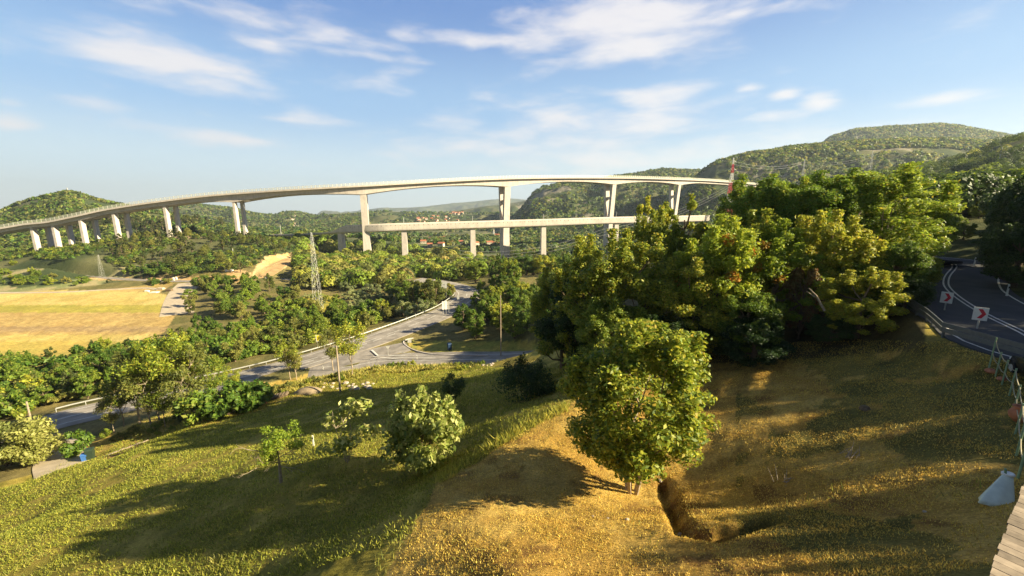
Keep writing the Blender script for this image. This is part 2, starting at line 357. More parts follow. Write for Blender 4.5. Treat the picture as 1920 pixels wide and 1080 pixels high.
M['noise_wall'] = noise_wall_mat()

def ground_mat():
    m, n, l, p = newmat('ground_cover')
    a = n.new('ShaderNodeAttribute'); a.attribute_name = 'col'
    t = n.new('ShaderNodeTexCoord')
    def noise(s, d=6, r=.6):
        k = n.new('ShaderNodeTexNoise'); k.inputs['Scale'].default_value = s; k.inputs['Detail'].default_value = d; k.inputs['Roughness'].default_value = r
        l.new(t.outputs['Object'], k.inputs['Vector']); return k.outputs[0]
    n1, n2 = noise(9, 8, .75), noise(.9, 8, .65)
    mr = n.new('ShaderNodeMapRange'); l.new(n1, mr.inputs[0]); mr.inputs[1].default_value = .32; mr.inputs[2].default_value = .66; mr.inputs[3].default_value = .5; mr.inputs[4].default_value = 1.42
    mr2 = n.new('ShaderNodeMapRange'); l.new(n2, mr2.inputs[0]); mr2.inputs[1].default_value = .3; mr2.inputs[2].default_value = .7; mr2.inputs[3].default_value = .68; mr2.inputs[4].default_value = 1.3
    mu = n.new('ShaderNodeMath'); mu.operation = 'MULTIPLY'; l.new(mr.outputs[0], mu.inputs[0]); l.new(mr2.outputs[0], mu.inputs[1])
    vm = n.new('ShaderNodeVectorMath'); vm.operation = 'SCALE'; l.new(a.outputs[0], vm.inputs[0]); l.new(mu.outputs[0], vm.inputs['Scale'])
    l.new(vm.outputs[0], p.inputs['Base Color']); p.inputs['Roughness'].default_value = .95; p.inputs['Specular IOR Level'].default_value = .1
    b = n.new('ShaderNodeBump'); b.inputs['Strength'].default_value = .9; b.inputs['Distance'].default_value = .12; l.new(n1, b.inputs['Height'])
    l.new(b.outputs[0], p.inputs['Normal'])
    return m
M['ground'] = ground_mat()

# ------------------------------------------------------------------ object helpers
def tag(o, label=None, cat=None, group=None, kind=None):
    if label: o['label'] = label
    if cat: o['category'] = cat
    if group: o['group'] = group
    if kind: o['kind'] = kind
    return o
def empty(name, loc, rz=0, label=None, cat=None, group=None):
    o = bpy.data.objects.new(name, None); COL.objects.link(o); o.empty_display_size = .5
    o.location = loc; o.rotation_euler = (0, 0, rz); return tag(o, label, cat, group)
def link(name, me, parent=None, m=None):
    o = bpy.data.objects.new(name, me); COL.objects.link(o)
    if parent: o.parent = parent
    if m and not me.materials: me.materials.append(m)
    return o
def npmesh(name, V, F, cols=None, smooth=False):
    """V (n,3), F (m,k) faces of one size, cols (m,3) per face"""
    me = bpy.data.meshes.new(name); V = np.asarray(V, np.float32); F = np.asarray(F, np.int32)
    k = F.shape[1]
    me.vertices.add(len(V)); me.vertices.foreach_set('co', V.ravel())
    me.loops.add(F.size); me.loops.foreach_set('vertex_index', F.ravel())
    me.polygons.add(len(F)); me.polygons.foreach_set('loop_start', np.arange(len(F), dtype=np.int32)*k)
    me.polygons.foreach_set('loop_total', np.full(len(F), k, np.int32))
    if cols is not None:
        at = me.color_attributes.new('col', 'FLOAT_COLOR', 'CORNER')
        c = np.ones((F.size, 4), np.float32); c[:, :3] = np.repeat(cols, k, axis=0); at.data.foreach_set('color', c.ravel())
    me.update(); me.validate()
    if smooth: me.polygons.foreach_set('use_smooth', np.ones(len(F), bool))
    return me
class MB:
    def __init__(s): s.v = []; s.f = []
    def box(s, c, d, rz=0, rot=None):
        b = len(s.v); Rm = rot or Matrix.Rotation(rz, 3, 'Z')
        for z in (-.5, .5):
            for (x, y) in ((-.5,-.5),(.5,-.5),(.5,.5),(-.5,.5)):
                s.v.append(Vector(c)+Rm@Vector((x*d[0], y*d[1], z*d[2])))
        s.f += [tuple(b+i for i in q) for q in ((3,2,1,0),(4,5,6,7),(0,1,5,4),(1,2,6,5),(2,3,7,6),(3,0,4,7))]
        return s
    def tube(s, pts, rad, n=6, cap=True):
        pts = [Vector(p) for p in pts]; b0 = len(s.v)
        if not hasattr(rad, '__len__'): rad = [rad]*len(pts)
        for i, p in enumerate(pts):
            t = (pts[min(i+1, len(pts)-1)]-pts[max(i-1, 0)]).normalized()
            a = t.cross(Vector((0,0,1))); a = a if a.length > .05 else Vector((1,0,0)); a.normalize(); c = t.cross(a)
            for k in range(n):
                th = 2*math.pi*k/n; s.v.append(p+(a*math.cos(th)+c*math.sin(th))*rad[i])
        for i in range(len(pts)-1):
            for k in range(n):
                a = b0+i*n+k; c = b0+i*n+(k+1) % n; s.f.append((a, c, c+n, a+n))
        if cap:
            s.f.append(tuple(b0+k for k in range(n))[::-1]); e = b0+(len(pts)-1)*n; s.f.append(tuple(e+k for k in range(n)))
        return s
    def loft(s, rings, close=True, cap=True):
        b0 = len(s.v); n = len(rings[0])
        for r in rings: s.v += [Vector(p) for p in r]
        for i in range(len(rings)-1):
            for k in range(n if close else n-1):
                a = b0+i*n+k; c = b0+i*n+(k+1) % n; s.f.append((a, c, c+n, a+n))
        if cap and close:
            s.f.append(tuple(b0+k for k in range(n))[::-1]); e = b0+(len(rings)-1)*n; s.f.append(tuple(e+k for k in range(n)))
        return s
    def poly(s, pts):
        b = len(s.v); s.v += [Vector(p) for p in pts]; s.f.append(tuple(range(b, b+len(pts)))); return s
    def build(s, name, m, parent=None, smooth=False):
        me = bpy.data.meshes.new(name); me.from_pydata([tuple(v) for v in s.v], [], s.f); me.update()
        import bmesh
        bm = bmesh.new(); bm.from_mesh(me); bmesh.ops.recalc_face_normals(bm, faces=bm.faces); bm.to_mesh(me); bm.free()
        if smooth: me.polygons.foreach_set('use_smooth', [True]*len(me.polygons))
        return link(name, me, parent, m)

# ------------------------------------------------------------------ terrain sheet
NA_F, NR = 760, 640
ang = np.concatenate([np.linspace(-180, -64, 60)[:-1], np.linspace(-64, 64, NA_F), np.linspace(64, 180, 60)[1:-1]])
ang = np.radians(ang)
rad_ = np.concatenate([[1.0, 2.5], 4.0*np.exp(np.linspace(0, math.log(11500/4.0), NR)), [20000, 45000]])
AA, RR = np.meshgrid(ang, rad_)
TX, TY = RR*np.sin(AA), RR*np.cos(AA)
TZ = height(TX, TY)
def inpoly(px, py, P):
    c = np.zeros(px.shape, bool); j = len(P)-1
    for i in range(len(P)):
        (xi, yi), (xj, yj) = P[i], P[j]
        c ^= ((yi > py) != (yj > py)) & (px < (xj-xi)*(py-yi)/((yj-yi) or 1e-9)+xi); j = i
    return c
def cover_color(X, Y, Z):
    r = np.hypot(X, Y)
    px, py = proj(X, Y, Z)
    n1 = fbm(X/8, Y/8, 4, 21); n2 = fbm(X/2.2, Y/2.2, 4, 33); n3 = fbm(X/60, Y/60, 4, 44)
    wob = (n2-.5)*np.clip(900/np.maximum(r, 8), 4, 40)
    wx, wy = px+wob, py+wob*.35
    c = np.zeros(X.shape+(3,)); c[:] = (.15, .13, .045)
    def setc(m, a, b=None, n=n1):
        a = np.array(a); b = np.array(b if b is not None else a*1.25)
        t = sstep(.35, .65, n[m])[:, None]; c[m] = a*(1-t)+b*t
    setc(r < 9e9, (.14, .13, .045), (.22, .18, .07))
    # far plain and hills: woods, meadows
    m = r > 430; t = n3; setc(m, (.055, .075, .03), (.13, .13, .06), n3)
    m = (r > 430) & (fbm(X/90, Y/45, 4, 77) > .6) & (Z < -45); setc(m, (.20, .22, .09), (.36, .30, .16), n1)
    m = (r > 900) & (px > 960) & (fbm(X/70, Y/70, 5, 79) > .66) & (Z > -30); setc(m, (.16, .15, .10), (.25, .22, .17), n1)
    near = (Y > 3) & (r < 120) & (X > -120)
    # green rough slope on the left
    m = near & (r < 95); setc(m, (.22, .19, .035), (.36, .28, .06), n2)
    # mown golden slope on the right of the ridge line
    m = near & inpoly(wx, wy, [(620,1300),(820,905),(940,835),(1060,770),(1130,700),(1500,640),(1760,640),(1900,640),(2600,660),(2600,1500),(620,1500)]) & (r < 46)
    setc(m, (.42, .255, .06), (.52, .35, .095), n2)
    m = m & (fbm(X/1.1+9, Y/1.1, 4, 51) > .62); setc(m, (.27, .15, .045), (.34, .22, .06), n2)
    m = near & (X > 8) & (Y < 32) & (fbm(X/3+4, Y/3, 4, 52) > .50) & (px > 1380); setc(m, (.15, .13, .035), (.24, .19, .05), n2)
    # roadside verge, straw coloured
    m = near & inpoly(wx, wy, [(420,790),(560,745),(700,700),(900,690),(900,672),(640,690),(480,722),(200,810),(150,840),(180,850)]) & (r > 50)
    setc(m, (.42, .29, .06), (.52, .38, .10), n2)
    m = inpoly(wx, wy, [(765,640),(1010,640),(1010,668),(880,666),(800,658),(765,650)]) & (r > 70) & (r < 140); setc(m, (.42, .32, .07), (.3, .28, .06), n2)
    # bands of the stubble field
    m = inpoly(px+wob*.2, py+wob*.1, [(-200,546),(200,544),(285,544),(320,556),(330,590),(310,620),(290,640),(200,660),(60,690),(-200,700)]) & (r > 120) & (r < 429)
    setc(m, (.48, .36, .11), (.56, .43, .15), n1)
    mm = m & (py+wob*.2 > 572) & (py+wob*.2 < 586); setc(mm, (.33, .29, .06), (.40, .33, .07), n1)
    mm = m & (py+wob*.2 > 586) & (py+wob*.2 < 628); setc(mm, (.40, .27, .10), (.48, .34, .13), n2)
    mm = m & (py+wob*.2 > 612) & (py+wob*.2 < 622); setc(mm, (.31, .21, .10), (.40, .28, .13), n2)
    mm = m & (py+wob*.2 > 640); setc(mm, (.48, .35, .09), (.4, .32, .08), n1)
    # construction earth by the valley road and under the bridge
    m = inpoly(wx, wy, [(-100,500),(90,505),(60,492),(100,485),(180,490),(230,505),(240,522),(400,518),(450,505),(480,515),(480,530),(-100,520)]) & (r > 220) & (r < 460); setc(m, (.50, .31, .13), (.60, .40, .2), n1)
    m = inpoly(wx, wy, [(-100,520),(200,524),(330,530),(300,548),(150,546),(-100,552)]) & (r > 200) & (r < 400); setc(m, (.50, .34, .13), (.40, .29, .10), n1)
    m = inpoly(wx, wy, [(60,452),(100,446),(200,440),(260,438),(440,436),(440,444),(200,452),(80,460)]) & (r > 420) & (r < 640); setc(m, (.55, .42, .24), (.62, .5, .3), n1)
    m = inpoly(wx, wy, [(470,520),(480,500),(500,480),(548,474),(552,490),(530,505),(500,522)]) & (r > 280) & (r < 470); setc(m, (.58, .40, .17), (.68, .5, .26), n1)
    m = inpoly(wx, wy, [(-60,410),(30,408),(40,420),(20,436),(-60,440)]) & (r > 400) & (r < 900); setc(m, (.55, .40, .24), (.62, .5, .3), n1)
    # scar on the far hill
    m = inpoly(px+wob*.3, py+wob*.3, [(545,402),(560,404),(555,414),(562,424),(548,426),(546,412)]) & (r > 1500) & (r < 2600); setc(m, (.55, .42, .30), (.62, .5, .38), n1)
    # olive grove terrace
    m = inpoly(wx, wy, [(540,590),(560,560),(600,550),(640,560),(680,600),(640,620),(580,615)]) & (r > 140) & (r < 300); setc(m, (.46, .36, .05), (.34, .32, .06), n2)
    # bare vegetable bed and earth near the bins
    m = inpoly(wx, wy, [(190,855),(260,825),(270,835),(200,862)]) & near; setc(m, (.30, .16, .08), (.36, .2, .1), n2)
    # floor of the woods
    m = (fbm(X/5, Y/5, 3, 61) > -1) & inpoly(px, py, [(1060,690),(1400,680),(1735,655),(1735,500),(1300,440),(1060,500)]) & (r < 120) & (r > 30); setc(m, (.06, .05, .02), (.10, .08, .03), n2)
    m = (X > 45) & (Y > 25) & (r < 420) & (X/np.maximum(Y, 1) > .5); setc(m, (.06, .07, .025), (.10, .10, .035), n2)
    return c
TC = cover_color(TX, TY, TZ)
nr, na = TX.shape
V = np.stack([TX, TY, TZ], -1).reshape(-1, 3)
ii, jj = np.meshgrid(np.arange(nr-1), np.arange(na), indexing='ij')
a_ = (ii*na+jj).ravel(); b_ = (ii*na+(jj+1) % na).ravel()
F = np.stack([a_, b_, b_+na, a_+na], -1)
V = np.concatenate([V, [[0, 0, hz1(0, 0.01)]]]); 
me = bpy.data.meshes.new('ground'); 
F3 = [(len(V)-1, (j+1) % na, j) for j in range(na)]
me.vertices.add(len(V)); me.vertices.foreach_set('co', V.astype(np.float32).ravel())
lv = np.concatenate([F.ravel(), np.array(F3).ravel()]).astype(np.int32)
me.loops.add(len(lv)); me.loops.foreach_set('vertex_index', lv)
ls = np.concatenate([np.arange(len(F))*4, len(F)*4+np.arange(na)*3]).astype(np.int32)
me.polygons.add(len(ls)); me.polygons.foreach_set('loop_start', ls)
me.polygons.foreach_set('loop_total', np.concatenate([np.full(len(F), 4), np.full(na, 3)]).astype(np.int32))
me.update(); me.polygons.foreach_set('use_smooth', np.ones(len(ls), bool))
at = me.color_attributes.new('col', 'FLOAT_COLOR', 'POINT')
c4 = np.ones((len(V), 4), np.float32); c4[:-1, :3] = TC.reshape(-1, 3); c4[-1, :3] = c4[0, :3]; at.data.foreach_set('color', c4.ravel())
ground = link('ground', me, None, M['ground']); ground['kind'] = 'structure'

# ------------------------------------------------------------------ roads
def ribbon(mb, P, o0, o1, dz=0.0, thick=0):
    """strip between side offsets o0..o1 (metres to the right of travel)"""
    rings = []
    for i, p in enumerate(P):
        t = (P[min(i+1, len(P)-1)]-P[max(i-1, 0)]); n = Vector((t.y, -t.x, 0)).normalized()
        a, b = p+n*o0, p+n*o1; a.z += dz; b.z += dz
        if thick: rings.append([a, b, b-Vector((0,0,thick)), a-Vector((0,0,thick))])
        else: rings.append([a, b])
    mb.loft(rings, close=bool(thick), cap=bool(thick)); return mb
def sub(P, s0, s1):
    L = [0]
    for a, b in zip(P[:-1], P[1:]): L.append(L[-1]+(b-a).length)
    def at(s):
        for i in range(len(L)-1):
            if L[i+1] >= s: return P[i].lerp(P[i+1], (s-L[i])/max(L[i+1]-L[i], 1e-6))
        return P[-1].copy()
    out = [at(s0)]+[P[i] for i in range(len(P)) if s0 < L[i] < s1]+[at(min(s1, L[-1]))]
    return out
def plen(P): return sum((b-a).length for a, b in zip(P[:-1], P[1:]))
ROAD_OBJ = {}
for k, (P, hw) in ROADS.items():
    mb = MB(); ribbon(mb, P, -hw, hw, {'side': -.02, 'lower': .02, 'apron': -.03}.get(k, 0), .25)
    nm = {'lower': 'main_road', 'side': 'side_road', 'apron': 'junction_apron', 'upper': 'hill_road', 'valley': 'valley_road'}[k]
    ROAD_OBJ[k] = mb.build(nm, M['asphalt'] if k in ('upper',) else M['oldasphalt']); ROAD_OBJ[k]['kind'] = 'structure'
for k, (P, hw) in TRACKS.items():
    mb = MB(); ribbon(mb, P, -hw, hw, .03, .2)
    nm = {'field': 'farm_track', 'gravel': 'gravel_yard', 'quarry': 'dirt_track', 'drive': 'driveway'}[k]
    mb.build(nm, M['gravel'] if k in ('gravel', 'drive', 'field') else M['dirt'])['kind'] = 'structure'
P = ROADS['lower'][0]; L = plen(P)
def marks(k, specs, dz):
    P = ROADS[k][0]; L = plen(P); mb = MB()
    for (o, w, on, off, s0, s1) in specs:
        s = s0*L
        while s < s1*L:
            e = min(s+on, s1*L) if on else s1*L
            ribbon(mb, sub(P, s, e), o-w/2, o+w/2, dz); s = e+off
            if not on: break
    mb.build('road_marking', M['paint'], ROAD_OBJ[k])
marks('lower', [(-4.0,.2,0,0,0,1),(3.2,.22,0,0,0,.44),(3.2,.22,0,0,.6,1),(-.6,.2,0,0,0,.34),(-.2,.2,5,3,0,.4),(-.4,.2,5,4,.4,1),(1.2,.25,3,2,.36,.52)], .03)
marks('upper', [(-3.6,.14,0,0,0,1),(3.6,.14,0,0,0,1),(-.18,.13,0,0,0,1),(.18,.13,0,0,0,1)], .012)
marks('side', [(-1.0,.25,0,0,.08,.5),(1.2,.2,0,0,.15,.9),(-2.9,.2,0,0,.3,1)], .0)
mb = MB()
for a, b, w in (((697,656),(709,667),.5), ((706,666),(800,668),.2), ((736,658),(770,663),.2), ((700,668),(760,675),.22)):
    A, B = PZ(*a, -38.45), PZ(*b, -38.45 if b[0] < 760 else -38.1)
    n = Vector((B.y-A.y, A.x-B.x, 0)).normalized()*w/2
    mb.loft([[A-n, A+n], [B-n, B+n]], close=False)
mb.build('give_way_marking', M['paint'], ROAD_OBJ['side'])
# raised kerb round the grass corner
KP = smooth_poly([PZ(775,634,-38.0), PZ(762,637,-38.1), PZ(757,644,-38.2), PZ(775,656,-38.1), PZ(810,664,-37.6), PZ(860,666,-36.7), PZ(915,666,-35.5)])
mb = MB(); ribbon(mb, KP, -.15, .15, .16, .3); mb.build('kerb', M['concrete'])['kind'] = 'structure'

# ------------------------------------------------------------------ motorway viaduct
def catmull_xy(P, n=8): return smooth_poly(P, n)
UPV = Vector((0, 0, 1))
VP = [(15,427,408),(48,421.5,410),(88,417.5,412),(140,407,414),(203,393.5,418),(300,379,423),(431,365,430),(679,350,445),(955,336,515),(1157,334.5,610),(1280,337.5,685),(1352,341,760),(1450,349,880)]
VPTS = [PY(*p) for p in VP]
start = VPTS[0]+(VPTS[0]-VPTS[1])*2.6
VC = smooth_poly([start]+VPTS, 10)            # near edge of the near deck, slab underside level
DEP = [3.0,3.0,3.0,3.2,3.4,3.6,3.8,8.0,8.2,9.0,8.6,8.0,4.0,4.0]
def section_depth(i):
    s, k = divmod(i, 10); t = k/10
    if s >= len(DEP)-1: return DEP[-1]
    a, b = DEP[s], DEP[s+1]; mid = min(3.9, a, b)
    return mid+(a-mid)*max(0, 1-1.9*t)**2+(b-mid)*max(0, 1.9*t-.9)**2
def frames(P):
    out = []
    for i, p in enumerate(P):
        t = P[min(i+1, len(P)-1)]-P[max(i-1, 0)]; t.z = 0; t.normalize(); out.append((p, t, Vector((-t.y, t.x, 0))))   # far side normal
    return out
FR = frames(VC)
via = empty('motorway_viaduct', VC[0]-UPV*12, 0, 'long curved pale concrete motorway viaduct on tall piers crossing the whole valley', 'viaduct')
def child(o, par): 
    o.parent = par; o.matrix_parent_inverse = Matrix.Translation(-par.location) if par.rotation_euler.z == 0 else par.matrix_world.inverted(); return o
def girder(F, off, depthf, over, wbox, slab_t, width):
    rings = []
    for i, (p, t, n) in enumerate(F):
        d = depthf(i); A = lambda y, z: p+n*(off+y)+UPV*z
        rings.append([A(0,0), A(0,slab_t), A(width,slab_t), A(width,0), A(width-over,-.35), A(width-over-(.5), -d), A(over+.5,-d), A(over,-.35)])
    return rings
for k, off in enumerate((0, 14.6)):
    mb = MB(); mb.loft(girder(FR, off, section_depth, 3.2, 6, .55, 13.2)); child(mb.build('girder', M['concrete']), via)
    mb = MB(); rings = []
    for (p, t, n) in FR: rings.append([p+n*(off-.12)+UPV*z if q == 0 else p+n*(off+.22)+UPV*z for q, z in ((0,-.1),(0,1.55),(1,1.55),(1,-.1))])
    mb.loft(rings); child(mb.build('parapet', M['concrete']), via)
    mb = MB(); rings = []
    for (p, t, n) in FR: rings.append([p+n*(off+13.3)+UPV*.5, p+n*(off+13.3)+UPV*1.5, p+n*(off+13.05)+UPV*1.5, p+n*(off+13.05)+UPV*.5])
    mb.loft(rings); child(mb.build('parapet', M['concrete']), via)
# wind barrier: posts and translucent sheets
def sheet(name, rows, m, par, vals):
    """a strip of quads; s = metres along it, h = 0..1 across it"""
    V = [tuple(p) for r in rows for p in r]; k = len(rows[0]); Fq = []
    for i in range(len(rows)-1):
        for q in range(k-1): Fq.append((i*k+q, (i+1)*k+q, (i+1)*k+q+1, i*k+q+1))
    me = npmesh(name, V, Fq); a = me.attributes.new('along', 'FLOAT', 'POINT'); a.data.foreach_set('value', np.repeat(np.array(vals, np.float32), k))
    hh = me.attributes.new('up', 'FLOAT', 'POINT'); hh.data.foreach_set('value', np.tile(np.linspace(0, 1, k, dtype=np.float32), len(rows)))
    return child(link(name, me, None, m), par)
def cum(P):
    L = [0]
    for a, b in zip(P[:-1], P[1:]): L.append(L[-1]+(b-a).length)
    return L
sheet('wind_barrier', [[p+n*.05+UPV*1.55, p+n*.05+UPV*3.1, p+n*.05+UPV*4.3] for p, t, n in FR], M['panel'], via, cum(VC))
def ring_box(c, t, n, a, b):   # a along, b across
    return [c-t*a/2-n*b/2, c+t*a/2-n*b/2, c+t*a/2+n*b/2, c-t*a/2+n*b/2]
for s in range(1, len(VPTS)-2):
    i = s*10+10; i = min(i, len(FR)-1); p, t, n = FR[min((s+1)*10, len(FR)-1)]
    tall = VP[s][0] >= 600 and VP[s][0] < 1340
    d = DEP[s+1]
    c1, c2 = p+n*6.6, p+n*(6.6+14.6)
    g1 = min(hz1(c1.x, c1.y), hz1(c2.x, c2.y))-3
    if s in (8, 9, 10): g1 -= 6
    top = p.z-d+.05
    if not tall:
        for c in (c1, c2):
            mb = MB(); H = top-g1; fl = 1.03
            mb.loft([ring_box(Vector((c.x,c.y,g1)), t, n, 2.5*fl, 4.8), ring_box(Vector((c.x,c.y,top)), t, n, 2.5, 4.8)])
            child(mb.build('pier', M['concrete']), via)
    else:
        H = top-g1; zs = g1+H*.42; cm = (c1+c2)/2; mb = MB()
        w = {431: 5.0, 679: 6.6, 955: 8.0, 1157: 7.4, 1280: 6.4}[VP[s][0]]
        sp = 7.3
        mb.loft([ring_box(Vector((cm.x,cm.y,g1)), t, n, w+2.0, 12), ring_box(Vector((cm.x,cm.y,zs)), t, n, w+.6, 10.6)])
        for q in (-1, 1):
            lo = cm+n*q*3.0; hi = cm+n*q*sp
            mb.loft([ring_box(Vector((lo.x,lo.y,zs-.02)), t, n, w+.55, 4.5), ring_box(Vector((hi.x,hi.y,top)), t, n, w, 4.6)])
        zb = zs+H*.40
        mb.box(Vector((cm.x,cm.y,zb)), (w*.55, 10, 4), math.atan2(t.y, t.x))
        child(mb.build('pier', M['concrete']), via)

# ------------------------------------------------------------------ railway viaduct with noise gallery
RP = [(470,443,560),(545,441.5,512),(600,438.5,474),(634,436,458),(700,433.5,452),(757,431.5,456),(887,427.5,472),(1021,423,492),(1140,418.5,515),(1245,416,540),(1330,414,565)]
RV = smooth_poly([PY(*p) for p in RP], 6); RF = frames(RV)
rail = empty('railway_viaduct', RV[0]-UPV*10, 0, 'low railway viaduct with solid cream noise walls passing under the motorway viaduct', 'viaduct')
mb = MB(); mb.loft([[p+UPV*1.6, p+n*9.4+UPV*1.6, p+n*9.4, p+n*7+UPV*-1.2, p+n*2.2+UPV*-1.2, p] for p, t, n in RF]); child(mb.build('girder', M['concrete']), rail)
def wallh(i):   # wall rises at its left end
    p = RF[i][0]; px, _ = proj(p.x, p.y, p.z); return 1.7+6.3*sstep(618, 652, px)-0.3*sstep(900, 1200, px)
sheet('noise_wall', [[p+n*-.12+UPV*.9]+[p+n*-.12+UPV*(.9+(wallh(i)-.9)*q/4) for q in (1,2,3,4)]+[p+n*.3+UPV*wallh(i)] for i, (p, t, n) in enumerate(RF)], M['noise_wall'], rail, cum(RV))
mb = MB(); mb.loft([[p+n*9.2+UPV*1.55, p+n*9.2+UPV*wallh(i), p+n*9.5+UPV*wallh(i), p+n*9.5+UPV*1.55] for i, (p, t, n) in enumerate(RF)])
child(mb.build('noise_wall', M['concrete_pink']), rail)
for (px, Y) in ((631,460),(752,450),(882,447),(1016,445),(1150,447),(545,505)):
    k = min(range(len(RF)), key=lambda i: abs(float(proj(RF[i][0].x, RF[i][0].y, RF[i][0].z)[0])-px)); p, t, n = RF[k]
    c = p+n*4.7; g = hz1(c.x, c.y)-3; mb = MB()
    mb.loft([ring_box(Vector((c.x,c.y,g)), t, n, 6.8, 7.5), ring_box(Vector((c.x,c.y,p.z-1.15)), t, n, 5.6, 5.0)]); child(mb.build('pier', M['concrete']), rail)
for px in (520, 755, 886, 948, 1021, 1087, 1150):
    k = min(range(len(RF)), key=lambda i: abs(float(proj(RF[i][0].x, RF[i][0].y, RF[i][0].z)[0])-px)); p, t, n = RF[k]
    mb = MB(); mb.tube([p+n*4.7+UPV*1, p+n*4.7+UPV*14.2], [.32,.25], 6); mb.tube([p+n*4.7+UPV*11.5, p+n*1.5+UPV*12], .12, 4); child(mb.build('mast', M['steel']), rail)

# ------------------------------------------------------------------ vegetation
def pal(*cs): return cs
PAL = {
 'big':    ([(.24,.25,.025),(.15,.19,.02),(.36,.33,.04),(.38,.28,.05),(.08,.11,.015)], [.36,.3,.18,.05,.11]),
 'green':  ([(.14,.19,.022),(.20,.24,.03),(.09,.13,.015),(.27,.27,.04)], [.4,.27,.2,.13]),
 'yellow': ([(.25,.26,.026),(.33,.31,.035),(.16,.19,.02),(.34,.26,.04)], [.4,.25,.27,.08]),
 'ash':    ([(.20,.26,.025),(.27,.31,.035),(.13,.17,.02),(.34,.27,.035)], [.4,.3,.22,.08]),
 'dull':   ([(.19,.18,.04),(.25,.23,.055),(.11,.12,.025),(.29,.23,.065)], [.36,.28,.26,.10]),
 'orange': ([(.46,.14,.03),(.40,.20,.03),(.18,.22,.025)], [.4,.35,.25]),
 'red':    ([(.26,.13,.06),(.24,.05,.04),(.22,.17,.07)], [.5,.2,.3]),
 'olive':  ([(.30,.31,.13),(.20,.22,.09),(.38,.37,.18),(.14,.16,.05)], [.35,.3,.2,.15]),
 'pine':   ([(.085,.10,.022),(.13,.13,.03),(.05,.065,.018),(.19,.15,.05)], [.4,.27,.23,.1]),
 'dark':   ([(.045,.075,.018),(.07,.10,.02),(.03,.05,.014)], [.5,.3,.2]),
 'fig':    ([(.34,.34,.09),(.24,.25,.05),(.14,.17,.03),(.46,.42,.17)], [.33,.3,.22,.15]),
 'willow': ([(.26,.25,.07),(.19,.19,.04),(.33,.30,.10)], [.45,.35,.2]),
 'straw':  ([(.52,.36,.10),(.42,.30,.08),(.60,.45,.16),(.32,.27,.06)], [.35,.25,.2,.2]),
 'gold':   ([(.52,.325,.075),(.60,.42,.11),(.40,.23,.055),(.34,.25,.05)], [.4,.3,.2,.1]),
 'lime':   ([(.34,.36,.03),(.26,.30,.03),(.42,.38,.05)], [.5,.3,.2]),
 'verge':  ([(.36,.28,.065),(.27,.24,.045),(.44,.34,.11),(.18,.18,.04)], [.3,.3,.2,.2]),
 'slope':  ([(.31,.27,.035),(.22,.22,.03),(.40,.32,.06),(.16,.17,.025)], [.35,.25,.2,.2]),
}
def leaves(C, Nrm, size, colkey, rg, aspect=1.7):
    n = len(C)
    nr = Nrm+rg.normal(size=(n,3))*.75; nr /= np.linalg.norm(nr, axis=1)[:,None]+1e-9
    a = np.cross(nr, rg.normal(size=(n,3))); a /= np.linalg.norm(a, axis=1)[:,None]+1e-9; b = np.cross(nr, a)
    s = size*rg.uniform(.6, 1.35, n)[:,None]
    V = np.stack([C-a*s*aspect/2, C+b*s*.42+nr*s*.12, C+a*s*aspect/2, C-b*s*.42+nr*s*.12], 1).reshape(-1, 3)
    F = np.arange(n*4).reshape(-1, 4)
    cs, w = PAL[colkey]; cc = np.array(cs)[rg.choice(len(cs), n, p=np.array(w)/sum(w))]*rg.uniform(.8, 1.2, (n,1))
    return V, F, cc
def crown_pts(rg, clumps, rads, n):
    """leaf centres on the shells of clumps; clumps (k,3)"""
    w = rads**2; k = rg.choice(len(clumps), n, p=w/w.sum())
    d = rg.normal(size=(n,3)); d /= np.linalg.norm(d, axis=1)[:,None]
    rr = rads[k][:,None]*(rg.uniform(.1, 1.25, (n,1))**.55)
    return clumps[k]+d*rr*np.array([1,1,.8]), d+np.array([0,0,.35])
